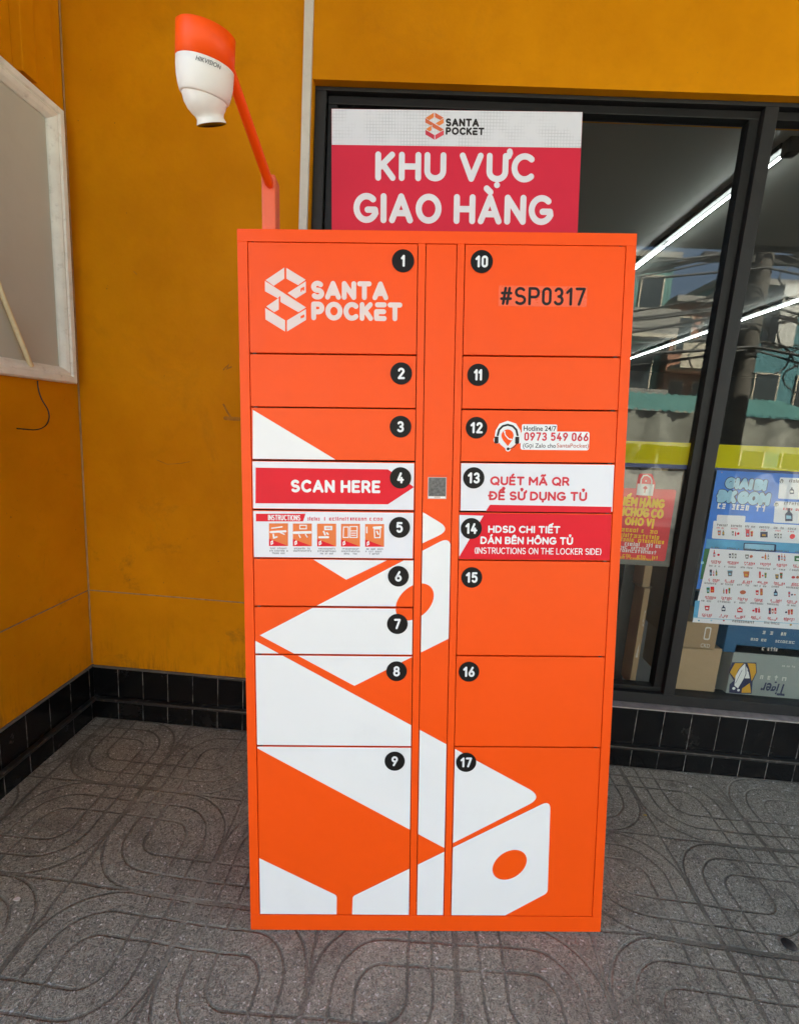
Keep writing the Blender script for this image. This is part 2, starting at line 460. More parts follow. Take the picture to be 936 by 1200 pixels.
def glyph(ch):
    d = unicodedata.normalize('NFD', 'D' if ch == 'Đ' else ch)
    w, st = GLY[d[0]]
    st = list(st)
    c = w/2; top = 1.0
    if ch == 'Đ': st.append([(-.14, .5), (.24, .5)])
    marks = d[1:]
    if '\u0302' in marks: st.append([(c-.17, 1.23), (c, 1.38), (c+.17, 1.23)])
    up = .12 if '\u0302' in marks else 0
    sh = .2 if '\u0302' in marks else 0
    if '\u0301' in marks: st.append([(c+sh-.04, 1.26+up), (c+sh+.10, 1.43+up)])
    if '\u0300' in marks: st.append([(c-.16, 1.38), (c+.0, 1.23)])
    if '\u0303' in marks: st.append([(c-.2, 1.26), (c-.1, 1.36), (c+.08, 1.28), (c+.2, 1.38)])
    if '\u0309' in marks: st.append(arc(c+sh, 1.42+up, .08, .08, 150, -60, 8)+[(c+sh, 1.26+up)])
    if '\u0323' in marks: st.append([(c-.004, -.26), (c+.004, -.26)])
    if '\u031b' in marks: st.append([(w, .93), (w+.12, 1.0), (w+.17, 1.13), (w+.16, 1.2)])
    return w, st
def stroke_poly(pts, w, closed=False):
    """one list of quads/ngons: the ribbon outline as polygon(s)"""
    P = [Vector((p[0], p[1])) for p in pts]
    Q = [P[0]]
    for p in P[1:]:
        if (p-Q[-1]).length > 1e-7: Q.append(p)
    P = Q; n = len(P); h = w/2
    if n < 2: P = [P[0]-Vector((1e-5, 0)), P[0]+Vector((1e-5, 0))]; n = 2
    def nrm(a, b):
        d = (b-a).normalized(); return Vector((-d.y, d.x))
    L = []; Rr = []
    for i in range(n):
        if closed: n0 = nrm(P[i-1], P[i]); n1 = nrm(P[i], P[(i+1) % n])
        else:
            n0 = nrm(P[i-1], P[i]) if i else nrm(P[0], P[1]); n1 = nrm(P[i], P[i+1]) if i < n-1 else n0
        m = n0+n1
        if m.length < 1e-4: m = n0.copy()
        m.normalize(); k = h/max(0.45, m.dot(n0))
        L.append(P[i]+m*k); Rr.append(P[i]-m*k)
    polys = []
    rng = n if closed else n-1
    for i in range(rng):
        j = (i+1) % n
        polys.append([Rr[i], Rr[j], L[j], L[i]])
    if not closed:
        for p, q, l, r in ((P[0], P[1], L[0], Rr[0]), (P[-1], P[-2], Rr[-1], L[-1])):
            a0 = math.atan2((l-p).y, (l-p).x)
            polys.append([p+Vector((math.cos(a0+PI*i/8), math.sin(a0+PI*i/8)))*h for i in range(9)])
    return polys
def split_sharp(st):
    o = []
    for q in st:
        if isinstance(q, tuple): o.append(q); continue
        cur = [q[0]]
        for i in range(1, len(q)):
            cur.append(q[i])
            if i < len(q)-1:
                a = Vector(q[i])-Vector(q[i-1]); b = Vector(q[i+1])-Vector(q[i])
                if a.length > 1e-6 and b.length > 1e-6 and a.normalized().dot(b.normalized()) < 0.75:
                    o.append(cur); cur = [q[i]]
        o.append(cur)
    return o
_bf = {}
def bfont_mesh(txt, bold=0.0, shear=0.0):
    k = (txt, bold, shear)
    if k not in _bf:
        cu = bpy.data.curves.new('t', 'FONT'); cu.body = txt; cu.offset = bold; cu.shear = shear; cu.resolution_u = 3
        o = bpy.data.objects.new('t', cu); C.objects.link(o)
        dg = bpy.context.evaluated_depsgraph_get()
        me = bpy.data.meshes.new_from_object(o.evaluated_get(dg))
        _bf[k] = ([(v.co.x, v.co.y) for v in me.vertices], [list(p.vertices) for p in me.polygons])
        bpy.data.objects.remove(o); bpy.data.curves.remove(cu); bpy.data.meshes.remove(me)
    return _bf[k]

class Flat:
    """flat printed sheet: coplanar artwork in ink layers a fraction of a millimetre apart"""
    def __init__(s, step=0.00022): s.it = []; s.step = step
    def poly(s, pts, mat, layer=0, sub=0):
        s.it.append(([tuple(p) for p in pts], [list(range(len(pts)))], mat, layer*s.step+sub*0.000018)); return s
    def raw(s, v, f, mat, layer=0):
        s.it.append((v, f, mat, layer*s.step)); return s
    def disc(s, c, r, mat, layer=0, ry=None, rot=0, n=40):
        ry = ry or r; pts = []
        for i in range(n):
            a = 2*PI*i/n; x, y = r*math.cos(a), ry*math.sin(a)
            pts.append((c[0]+x*math.cos(rot)-y*math.sin(rot), c[1]+x*math.sin(rot)+y*math.cos(rot)))
        return s.poly(pts, mat, layer)
    def rrect(s, x0, x1, y0, y1, r, mat, layer=0):
        pts = arc(x1-r, y1-r, r, r, 0, 90, 6)+arc(x0+r, y1-r, r, r, 90, 180, 6)+arc(x0+r, y0+r, r, r, 180, 270, 6)+arc(x1-r, y0+r, r, r, 270, 360, 6)
        return s.poly(pts, mat, layer)
    def stroke(s, pts, w, mat, layer=0, closed=False, sub=0):
        P = stroke_poly(pts, w, closed)
        v = []; f = []
        for p in P:
            b = len(v); v += [tuple(q) for q in p]; f.append(list(range(b, b+len(p))))
        s.it.append((v, f, mat, layer*s.step+sub*0.000018)); return s
    def text(s, txt, x0, x1, y0, y1, w, mat, layer=0, gap=0.30, space=0.42, rot=None):
        """stroke lettering fitted to outer box; w = stroke width as share of cap height"""
        H = y1-y0; wd = w*H; hh = H-wd
        pos = 0; out = []
        for ch in txt:
            if ch == ' ': pos += space; continue
            gw, st = glyph(ch)
            out.append((pos, st)); pos += gw+gap+w*1.0
        tot = pos-gap-w
        sx = (x1-x0-wd)/tot
        for px, st in out:
            for k, q in enumerate(split_sharp(st)):
                cl = isinstance(q, tuple); pts = q[1] if cl else q
                s.stroke([(x0+wd/2+(px+a)*sx, y0+wd/2+b*hh) for a, b in pts], wd, mat, layer, cl, k)
        return s
    def btext(s, txt, x0, x1, y0, y1, mat, layer=0, bold=0.0, shear=0.0, flip=False):
        v, f = bfont_mesh(txt, bold, shear)
        if not v: return s
        ax = min(p[0] for p in v); bx = max(p[0] for p in v); ay = min(p[1] for p in v); by = max(p[1] for p in v)
        o = []
        for (x, y) in v:
            a = (x-ax)/(bx-ax); b = (y-ay)/(by-ay)
            if flip: a, b = 1-a, 1-b
            o.append((x0+a*(x1-x0), y0+b*(y1-y0)))
        return s.raw(o, f, mat, layer)
    def greek(s, x0, x1, y0, y1, mat, layer=0, seed=0, dens=0.8):
        """writing too small to read in the photograph: broken dashes of letter size"""
        rn = random.Random(seed); x = x0; h = y1-y0
        while x < x1-h*0.3:
            w = h*rn.uniform(0.35, 0.8)
            if rn.random() < dens:
                k = rn.choice('onltecs'); t_ = h*0.20; xe = min(x+w, x1); ym = y0+h*0.78
                bars = {'o': [(x, x+t_, y0, ym), (xe-t_, xe, y0, ym), (x+t_, xe-t_, y0, y0+t_), (x+t_, xe-t_, ym-t_, ym)],
                        'n': [(x, x+t_, y0, ym), (xe-t_, xe, y0, ym), (x+t_, xe-t_, ym-t_, ym)], 'l': [(x, x+t_*1.2, y0, y1)],
                        't': [(x+t_, x+2*t_, y0, y1), (x, x+t_, ym-t_, ym), (x+2*t_, xe, ym-t_, ym)],
                        'e': [(x, x+t_, y0, ym), (x+t_, xe, y0, y0+t_), (x+t_, xe, ym-t_, ym), (x+t_, xe, y0+h*.33, y0+h*.33+t_*.7)],
                        'c': [(x, x+t_, y0, ym), (x+t_, xe, y0, y0+t_), (x+t_, xe, ym-t_, ym)],
                        's': [(x, xe, y0, y0+t_), (x, xe, ym-t_, ym), (x+w*.2, xe, y0+h*.3, y0+h*.3+t_)]}[k]
                for (a, b_, c_, d_) in bars:
                    if b_ > a: s.poly([(a, c_), (b_, c_), (b_, d_), (a, d_)], mat, layer)
                if k == 'l': w = t_*1.3
            x += w+h*0.20
        return s
    def build(s, name, parent, frame, base=0.0004):
        mb = MB()
        for v, f, m, off in s.it:
            mb.add([frame(p[0], p[1], base+off) for p in v], f, m)
        return mb.build(name, parent, recalc=False)

def clip(poly, x0, x1, y0, y1):
    """Sutherland-Hodgman against a rectangle"""
    def cut(P, ins, inter):
        o = []
        for i in range(len(P)):
            a, b = P[i-1], P[i]
            if ins(b):
                if not ins(a): o.append(inter(a, b))
                o.append(b)
            elif ins(a): o.append(inter(a, b))
        return o
    def ix(x): return lambda a, b: (x, a[1]+(b[1]-a[1])*(x-a[0])/(b[0]-a[0]))
    def iy(y): return lambda a, b: (a[0]+(b[0]-a[0])*(y-a[1])/(b[1]-a[1]), y)
    P = list(poly)
    for ins, it in ((lambda p: p[0] >= x0, ix(x0)), (lambda p: p[0] <= x1, ix(x1)), (lambda p: p[1] >= y0, iy(y0)), (lambda p: p[1] <= y1, iy(y1))):
        if P: P = cut(P, ins, it)
    return P
def rounded(pts, radii):
    o = []; n = len(pts)
    for i in range(n):
        p = Vector(pts[i]); r = radii.get(i, 0)
        if not r: o.append(tuple(p)); continue
        a = (Vector(pts[i-1])-p).normalized(); b = (Vector(pts[(i+1) % n])-p).normalized()
        ang = math.acos(max(-1, min(1, a.dot(b)))); d = r/math.tan(ang/2)
        A = p+a*d; B = p+b*d
        for k in range(9):
            t = k/8; q = A*(1-t)**2+p*2*t*(1-t)+B*t*t
            o.append(tuple(q))
    return o

# ================================================================== SETTING
# pavement sheet, with the slight local dip/rise the levelled locker stands on
def smooth(a): a = max(0, min(1, a)); return a*a*(3-2*a)
def pave_z(x, y):
    du = x-LPOS.x
    if abs(du) < 0.53: s_ = du
    else: s_ = math.copysign(0.53*(1-smooth((abs(du)-0.53)/0.75)), du)
    g = smooth((y+0.2)/0.8) if y < 0.6 else (1.0 if y < 1.4 else 1-smooth((y-1.4)/0.6))
    return 0.0541*s_*g-0.0045
mb = MB()
x0, x1, y0, y1 = XL, 9.0, -2.9, DW+0.005
xs = [XL+0.05*i for i in range(90)]+[3.4, 5.0, 7.0, 9.0]
ys = [-2.9, -2.0, -1.2]+[-0.8+0.05*i for i in range(58)]+[DW+0.005]
ys = [y for y in ys if y < DW]+[DW+0.005]
xs = sorted(set([x for x in xs]))
V = [(x, y, pave_z(x, y)) for y in ys for x in xs]
nx = len(xs)
mb.add(V, [[j*nx+i, j*nx+i+1, (j+1)*nx+i+1, (j+1)*nx+i] for j in range(len(ys)-1) for i in range(nx-1)], M_pave, True)
struct(mb.build('pavement'))
M_conc = mat('kerb_concrete', (0.26, 0.25, 0.23), 0.85, 0.2, 8, bmp=0.3, bscale=50)
M_fpav = mat('far_paving', (0.10, 0.097, 0.09), 0.85, 0.2, 4)
M_asph = mat('asphalt', (0.05, 0.05, 0.052), 0.8, 0.2, 3, bmp=0.4, bscale=120)
M_gnd = mat('far_ground', (0.16, 0.15, 0.13), 0.9, 0.2, 0.3)
struct(MB().box(-30, 40, -3.05, -2.9, -0.2, 0.0, M_conc, 0.01).build('kerb'))
struct(MB().box(-30, 40, -9.05, -8.9, -0.2, 0.0, M_fpav, 0.01).build('far_kerb'))
mb = MB(); mb.add([(-30, -8.95, -0.14), (40, -8.95, -0.14), (40, -3.0, -0.14), (-30, -3.0, -0.14)], [[0, 1, 2, 3]], M_asph); struct(mb.build('road'))
mb = MB(); mb.add([(-30, -14, -0.006), (40, -14, -0.006), (40, -9.05, -0.006), (-30, -9.05, -0.006)], [[0, 1, 2, 3]], M_fpav); struct(mb.build('far_pavement'))
mb = MB(); mb.add([(-600, -600, -0.25), (600, -600, -0.25), (600, 600, -0.25), (-600, 600, -0.25)], [[0, 1, 2, 3]], M_gnd); struct(mb.build('ground'))
mb = MB(); mb.add([(-30, -2.9, -0.012), (XL-0.3, -2.9, -0.012), (XL-0.3, 8, -0.012), (-30, 8, -0.012)], [[0, 1, 2, 3]], M_conc); struct(mb.build('side_pavement'))

# ------------------------------------------------------------------ shop wall with window opening
OX0, OX1, OZ0, OZ1 = -0.528, 3.62, 0.285, 2.768
WT = 0.20
shop_wall = thing('shop_wall', 'ochre yellow plastered shop wall behind the orange locker, with the dark window set in it', 'wall', (0, DW, 0))
mb = MB()
def wbox(a, b, c, d, m=M_wall, y=0.0, t=WT): mb.box(a, b, y, t, c, d, m)
wbox(XL-0.25, OX0, 0.0, 4.2)
wbox(OX0, OX1, OZ1, 4.2)
wbox(OX0, OX1, 0.0, OZ0-0.002)
wbox(OX1, 9.0, 0.0, 4.2)
mb.build('wall_face', shop_wall)
# plaster control joint
cz = 0.635
MB().box(XL+0.004, OX0-0.02, -0.0025, 0.004, cz-0.0022, cz+0.0022, mat('plaster_joint', (0.30, 0.20, 0.10), 0.8, 0.4, 30)).build('plaster_joint', shop_wall)
# skirting of black tiles in two rows with a ledge between
def skirting(parent, run, a, b, ztop, m, off):
    a_ = a
    def bx(t0, t1, z0, z1, mm, bev=0.0):
        q = MB(); a = a_+(off*t1)
        if run == 'x': q.box(a, b, -t1, -t0, z0, z1, mm, bev)
        else: q.box(t0, t1, a, b, z0, z1, mm, bev)
        return q
    sk = bx(0.001, 0.014, 0.106, ztop, m, 0.0015).build('tile_skirting', parent)
    bx(0.0005, 0.020, -0.03, 0.090, m, 0.0015).build('lower_tile_row', parent)
    bx(0.0008, 0.036, 0.0905, 0.1055, M_ledge, 0.005).build('tile_ledge', parent)
    if ztop < 0.27: bx(0.0007, 0.011, ztop+0.0005, ztop+0.010, M_cement, 0.002).build('cement_joint', parent)
skirting(shop_wall, 'x', XL+0.0004, OX0-0.001, 0.250, M_tile, 1)
skirting(shop_wall, 'x', OX0, 9.0, 0.2835, M_tile, 0)

side_wall = thing('side_wall', 'ochre yellow plastered side wall carrying the empty notice board', 'wall', (XL, 0, 0))
mb = MB()
mb.box(-0.25, 0.0, 0.6, DW-0.002, 0, 4.2, M_wall)
mb.build('wall_face', side_wall)
mb = MB(); mb.box(0.0005, 0.040, 1.829, 1.893, 2.61, 4.2, M_wall, 0.004); mb.build('raised_batten', side_wall)
mb = MB(); mb.box(0.0005, 0.022, 1.8935, 2.000, 2.61, 4.2, M_wall, 0.003); mb.build('flat_batten', side_wall)
skirting(side_wall, 'y', 0.6, DW-0.001, 0.252, M_tile_l, 0)
# dried sealant line in the corner
mb = MB(); mb.tube([(0.004, DW-0.004, z) for z in (0.27, 1.0, 2.0, 3.2)], 0.0035, mat('corner_sealant', (0.42, 0.24, 0.09), 0.8, 0.3, 20), 8)
mb.build('corner_sealant', side_wall)
MB().box(0.0004, 0.003, 0.6, DW-0.006, cz-0.0022, cz+0.0022, mat('plaster_joint_side', (0.26, 0.17, 0.08), 0.8, 0.4, 30)).build('plaster_joint', side_wall)

# old scuffs on the plaster
M_scuff = mat('dark_scuff', (0.36, 0.145, 0.006), 0.8, 0.4, 30)
for pts, wd_ in ((((262, 433), (268, 427), (266, 432), (271, 430)), 0.006), (((262, 474), (266, 482), (270, 488)), 0.008), (((264, 490), (280, 491)), 0.016), (((184, 539), (196, 544), (212, 543), (222, 541)), 0.003), (((157, 318), (160, 321)), 0.004)):
    fl = Flat(); fl.stroke([(on_y(px, py, DW).x, on_y(px, py, DW).z) for px, py in pts], wd_, M_scuff)
    fl.build('wall_scuff', shop_wall, lambda u, v, o: (u, -o, v))

# canopy over the shopfront
canopy = thing('shop_canopy', 'flat grey soffit canopy reaching out over the shopfront pavement', 'canopy', (0, 0, 4.0))
M_soff = mat('soffit_panel', (0.24, 0.235, 0.22), 0.8, 0.06, 2)
mb = MB(); mb.box(-1.77, 9.0, -2.4, DW-0.003, 0.0, 0.12, M_soff); mb.build('soffit', canopy)
mb = MB(); mb.box(-1.77, 9.0, -2.48, -2.4005, -0.05, 0.3, M_dark_al); mb.build('fascia', canopy)

# ------------------------------------------------------------------ shop window
YF = 0.035
win = thing('shop_window', 'wide shop window with black aluminium frame, dark interior and street reflections', 'window', (0, DW, 0))
def fx(px, py, y): return on_y(px, py, DW+y)
zt0 = fx(680, 99.0, YF).z; zt1 = fx(680, 116, YF).z
mull0 = fx(898.75, 117.5, YF).x; mull1 = fx(914.5, 118, YF).x
mb = MB()
mb.box(OX0+0.001, OX1-0.001, YF, YF+0.10, zt1, OZ1-0.001, M_dark_al, 0.002)
mb.box(OX0+0.001, OX0+0.045, YF, YF+0.10, OZ0+0.055, zt1-0.0005, M_dark_al, 0.002)
mb.box(OX1-0.045, OX1-0.001, YF, YF+0.10, OZ0+0.055, zt1-0.0005, M_dark_al, 0.002)
mb.box(OX0+0.001, OX1-0.001, YF, YF+0.10, OZ0+0.004, OZ0+0.0545, M_dark_al, 0.002)
mb.build('outer_frame', win)
MB().box(mull0, mull1, YF, YF+0.10, OZ0+0.055, zt1-0.0005, M_dark_al, 0.002).build('mullion', win)
# sash of the left light, set back 18 mm
YS = YF+0.018
sx0, sx1 = OX0+0.050, mull0-0.004
sz0, sz1 = OZ0+0.059, zt1-0.006
sw = mull0-fx(881, 132, YS).x
mb = MB()
mb.box(sx0, sx1, YS, YS+0.05, sz1-sw*0.80, sz1, M_black_al, 0.003)
mb.box(sx0, sx1, YS, YS+0.05, sz0, sz0+sw*0.55, M_black_al, 0.003)
mb.box(sx0, sx0+sw, YS+0.0003, YS+0.0497, sz0+sw*0.55, sz1-sw*0.80, M_black_al, 0.003)
mb.box(sx1-sw, sx1, YS+0.0003, YS+0.0497, sz0+sw*0.55, sz1-sw*0.80, M_black_al, 0.003)
mb.build('sash', win)
mb = MB()
mb.box(mull1+0.001, OX1-0.047, YS, YS+0.05, sz1-sw*0.8, sz1, M_black_al, 0.003); mb.build('head_bead', win)
MB().box(sx0+sw*0.9, sx1-sw*0.9, DG-DW, DG-DW+0.005, sz0+sw*0.4, sz1-sw*0.7, M_glass).build('pane', win)
MB().box(mull1-0.005, OX1-0.04, DG-DW+0.001, DG-DW+0.006, OZ0+0.05, sz1-sw*0.7, M_glass).build('pane', win)
mb = MB()
mb.box(OX0, OX1, -0.012, YF+0.05, OZ0-0.001, OZ0+0.0035, M_sill)
mb.box(OX0, OX1, -0.012, -0.006, OZ0-0.014, OZ0-0.0012, M_sill)
mb.build('sill', win)

# ------------------------------------------------------------------ shop interior
M_ceil = mat('shop_ceiling', (0.24, 0.24, 0.22), 0.8, 0.05, 1.5)
M_inwall = mat('shop_inner_wall', (0.14, 0.14, 0.13), 0.8, 0.2, 1.5)
ZC = 3.0
struct(MB().box(-2.0, 9.0, DW+WT, 11.0, ZC, ZC+0.1, M_ceil).build('shop_ceiling'))
struct(MB().box(-2.0, 9.0, DW+WT, 11.0, 0.0, 0.02, mat('shop_floor', (0.22, 0.21, 0.2), 0.4)).build('shop_floor'))
iw = MB().box(-2.0, 9.0, 11.0, 11.2, 0.0, ZC, M_inwall).build('shop_back_wall'); tag(iw, 'dim rear wall deep inside the shop behind the window', 'wall')
iw = MB().box(-2.1, -2.0, DW+WT, 11.0, 0.0, ZC, M_inwall).build('shop_inner_wall'); tag(iw, 'dim inner side wall of the shop, on its left', 'wall')
iw = MB().box(9.0, 9.1, DW+WT, 11.0, 0.0, ZC, M_inwall).build('shop_inner_wall'); tag(iw, 'dim inner side wall of the shop, on its right', 'wall')
# ceiling panel seams are part of the ceiling: thin dark strips
def ceil_lamp(name, label, pa, ylen, segs):
    a = on_z(pa[0], pa[1], ZC-0.045)
    t = thing(name, label, 'light', (a.x, a.y, ZC), group='tube lights on the shop ceiling')
    MB().box(-0.035, 0.035, -0.10, ylen, -0.03, -0.001, M_dark_al, 0.004).build('housing', t)
    MB().box(-0.03, 0.03, -0.16, -0.1, -0.075, -0.002, M_black_al, 0.006).build('end_cap', t)
    y = 0.0
    while y < ylen-0.2:
        MB().tube([(0, y-0.09, -0.047), (0, min(y+segs-0.13, ylen-0.05), -0.047)], 0.0062, M_tube, 12).build('tube', t)
        y += segs
    return t
ceil_lamp('ceiling_tube_light', 'lit fluorescent tube seen high through the window above the locker corner', (905, 191), 7.0, 1.25)
b2 = on_z(936, 350, ZC-0.045)
ceil_lamp('ceiling_tube_light', 'lower dimmer row of lit tubes seen through the reflected cables', (1130, 285), 6.0, 1.25)

# ------------------------------------------------------------------ things standing behind the glass
M_card = mat('brown_cardboard', (0.34, 0.23, 0.125), 0.85, 0.12, 5, dirt=(0.2, 0.13, 0.07), dirt_amt=0.3)
M_card2 = mat('pale_cardboard', (0.40, 0.28, 0.16), 0.85, 0.10, 5)
M_cardw = mat('carton_white_print', (0.60, 0.58, 0.52), 0.6)
M_bluebox = mat('blue_carton', (0.012, 0.09, 0.20), 0.5, 0.06, 5)
M_greybox = mat('grey_carton', (0.27, 0.30, 0.28), 0.55, 0.06, 5)
M_navy = mat('navy_print', (0.012, 0.018, 0.075), 0.5)
M_gold = mat('gold_print', (0.62, 0.33, 0.02), 0.5)
YB = DG-DW+0.03   # front of goods, relative to wall face
def carton(px0, py0, px1, py1, name, label, m, dep=0.35, yb=YB, group=None, edge=None):
    a = on_y(px0, py1, DW+yb); b = on_y(px1, py0, DW+yb)
    cx = (a.x+b.x)/2
    t = thing(name, label, 'box', (cx, DW+yb, a.z), group=group)
    w = (b.x-a.x)/2; h = b.z-a.z
    MB().box(-w, w, 0, dep, 0, h, m, 0.004).build('carton', t)
    MB().box(-0.03, 0.03, 0.02, dep-0.02, h, h+0.0006, M_card2).build('packing_tape', t)
    return t, w, h
t, w, h = carton(737, 690, 762, 803, 'cardboard_box', 'tall brown cardboard box low behind the left pane, standing beside the locker', M_card)
fl = Flat(); fl.btext('AZ', w*0.10, w*0.62, h*0.62, h*0.78, M_cardw, 0, 0.0); fl.build('box_lettering', t, lambda u, v, o: (u, -o, v)); fl = Flat(); fl.greek(w*-.1, w*.5, h*.03, h*.055, M_cardw, 0, 3); fl.build('box_small_print', t, lambda u, v, o: (u, -o, v)); fl = Flat(); fl.stroke([(w*-.25, h*.30), (w*.2, h*.44), (w*.2, h*.30), (w*-.25, h*.30)], 0.004, M_cardw, 0)
fl.build('printed_marks', t, lambda u, v, o: (u, -o, v))
t, w, h = carton(752, 545, 784, 688, 'cardboard_box', 'upper cardboard box behind the red padlock notice in the left pane', M_card)
t, w, h = carton(727, 545, 751, 800, 'plastic_wrapped_stack', 'dark plastic wrapped stack just showing at the locker edge behind the glass', mat('dark_wrap', (0.05, 0.05, 0.042), 0.35, 0.3, 6), yb=YB+0.10)
t, w, h = carton(790, 761, 846.5, 811, 'cardboard_box', 'pale cardboard box at the bottom of the right pane, left of the grey beer carton', M_card2)
t, w, h = carton(794, 731, 843, 759.5, 'cardboard_box', 'brown cardboard box with white bottle mark, resting on the pale box', M_card)
fl = Flat(); fl.rrect(w*.28, w*.62, h*.38, h*.85, 0.008, M_cardw).rrect(w*.34, w*.56, h*.43, h*.8, 0.006, M_card, 1).btext('CKD', w*.2, w*.7, h*.1, h*.24, M_cardw)
fl.build('printed_marks', t, lambda u, v, o: (u, -o, v))
t, w, h = carton(796, 545, 836, 730, 'cardboard_box', 'tall brown cardboard box between the mullion and the blue poster', M_card)
fl = Flat()
for k in range(7): fl.greek(-w*.6, w*.3, h*(.12+.11*k), h*(.14+.11*k), M_cardw, 0, 40+k, 0.4)
fl.build('printed_marks', t, lambda u, v, o: (u, -o, v))
t, w, h = carton(847, 727, 985, 764, 'drink_carton', 'blue carton with small white print, stacked on the grey beer carton', M_bluebox, 0.3)
fl = Flat()
fl.poly([(-w*.72, h*.72), (w*.4, h*.72), (w*.5, h*.98), (-w*.85, h*.98)], M_text_w, 0)
fl.greek(-w*.35, w*.1, h*.52, h*.62, M_cardw, 0, 5).greek(-w*.6, w*.45, h*.34, h*.42, M_cardw, 0, 6).greek(-w*.3, 0, h*.12, h*.22, M_cardw, 0, 7)
fl.disc((w*.55, h*.6), h*.28, M_text_w, 0).disc((w*.55, h*.6), h*.2, M_navy, 1)
fl.build('printed_marks', t, lambda u, v, o: (u, -o, v))
t, w, h = carton(848, 766, 1000, 823, 'beer_carton', 'grey beer carton standing upside down, gold and navy emblem at its left', M_greybox, 0.3)
fl = Flat()
def cb(px, py):
    p = on_y(px, py, DW+YB); return (p.x-t.location.x, p.z-t.location.z)
Z3 = lambda x, y: cb(806+x/7.2, 670+y/7.2)
fl.poly([Z3(*p) for p in ((372, 765), (575, 768), (580, 850), (545, 925), (535, 1030), (440, 1030), (345, 1020), (350, 950), (385, 920), (345, 850))], M_navy, 0)
fl.poly([Z3(*p) for p in ((395, 772), (470, 772), (420, 830), (395, 905), (352, 850))], M_gold, 1)
fl.poly([Z3(*p) for p in ((500, 772), (568, 776), (574, 850), (535, 925), (520, 830))], M_gold, 1)
fl.poly([Z3(*p) for p in ((478, 775), (505, 830), (520, 900), (470, 900), (420, 985), (390, 960), (400, 880), (435, 820))], M_text_w, 2)
fl.poly([Z3(*p) for p in ((455, 985), (520, 940), (530, 1022), (450, 1022))], M_gold, 1)
fl.disc(Z3(385, 985), 0.007, M_text_w, 2).disc(Z3(425, 1000), 0.006, M_text_w, 2)
fl.stroke([Z3(485, 780), Z3(488, 860), Z3(470, 910)], 0.003, M_navy, 3).stroke([Z3(400, 940), Z3(440, 860), Z3(455, 830)], 0.002, M_navy, 3).stroke([Z3(500, 830), Z3(525, 870)], 0.002, M_navy, 3)
a = Z3(600, 1030); b = Z3(835, 920)
fl.btext('Tiger', a[0], b[0], a[1], b[1], M_navy, 1, 0.02, 0.15, True)
a = Z3(605, 905); b = Z3(850, 885); fl.greek(a[0], b[0], a[1], b[1], M_cardw, 0, 9, 0.5)
a = Z3(755, 1045); b = Z3(830, 1032); fl.greek(a[0], b[0], a[1], b[1], M_navy, 0, 10)
a = Z3(790, 802); b = Z3(905, 794); fl.greek(a[0], b[0], a[1], b[1], M_cardw, 0, 11)
fl.build('printed_emblem', t, lambda u, v, o: (u, -o, v))

# papers and films on the inside of the glass
YP = DG+0.012
def on_glass(px, py, y=None):
    p = on_y(px, py, YP if y is None else y); return (p.x, p.z)
M_film = mat('yellow_green_film', (0.56, 0.50, 0.002), 0.5, 0.04, 3, spec=0.1)
M_filmb = mat('blue_film', (0.008, 0.03, 0.16), 0.4)
def film(name, label, q, q2):
    t = thing(name, label, 'window film', (0, 0, 0), group='yellow films across the panes')
    f = Flat(); f.poly([on_glass(*p) for p in q], M_film, 1); f.build('yellow_band', t, lambda u, v, o: (u, YP-0.004-o, v))
    f = Flat(); f.poly([on_glass(*p) for p in q2], M_filmb, 0); f.build('blue_edge', t, lambda u, v, o: (u, YP-0.004-o, v))
film('window_film', 'yellow film band with thin blue lower edge across the left pane', [(700, 515.5), (818, 519.3), (812, 545), (700, 541)], [(700, 541.2), (812, 545.2), (811, 550), (700, 545.5)])
film('window_film', 'longer yellow film band across the right pane above the blue poster', [(836, 520.5), (1100, 531), (1100, 561), (832, 547.5)], [(832, 547.8), (1100, 561.3), (1100, 564), (832, 550.5)])

M_poster_b = mat('blue_poster_ink', (0.035, 0.19, 0.68), 0.4, 0.25, 5)
M_poster_b2 = mat('sky_blue_ink', (0.10, 0.36, 0.60), 0.4, 0.2, 8)
M_poster_lt = mat('pale_blue_ink', (0.30, 0.55, 0.72), 0.4, 0.15, 20)
M_paper = mat('white_poster_paper', (0.80, 0.80, 0.84), 0.45, 0.03, 5)
M_redpap = mat('red_notice_paper', (0.74, 0.040, 0.048), 0.45, 0.12, 9)
M_yel = mat('yellow_text', (0.90, 0.60, 0.01), 0.45)
M_green = mat('green_ink', (0.03, 0.16, 0.05), 0.45)
PI_INKS = [M_redtext, M_grey_txt, M_green, M_or_txt, M_navy, M_red]

# red padlock notice
notice = thing('paper_notice', 'red notice in a clear plastic pocket with white padlock and yellow lettering', 'notice')
ZN = lambda x, y: on_glass(716+x/8.0, 530+y/8.0)
fr_n = lambda u, v, o: (u, YP-0.003-o, v)
mb = Flat(); mb.poly([ZN(*p) for p in ((-160, 150), (670, 180), (540, 1075), (-240, 1030))], mat('clear_pocket', (0.17, 0.165, 0.14), 0.2, 0.3, 12), 0)
mb.build('plastic_pocket', notice, lambda u, v, o: (u, YP-0.001-o, v))
fl = Flat()
fl.poly(rounded([ZN(*p) for p in ((-160, 325), (608, 350), (500, 1020), (-230, 985))], {1: 0.012, 2: 0.012}), M_redpap, 0)
lc = ZN(318, 290)
fl.poly(rounded([ZN(*p) for p in ((225, 410), (236, 285), (260, 200), (380, 200), (412, 290), (398, 415))], {2: 0.012, 3: 0.012}), M_redpap, 1)
fl.poly([ZN(*p) for p in ((232, 400), (243, 292), (400, 300), (385, 408))], M_text_w, 2)
fl.stroke([ZN(*p) for p in ((272, 300), (278, 250), (300, 218), (335, 215), (365, 235), (376, 262), (374, 305))], 0.0055, M_text_w, 2)
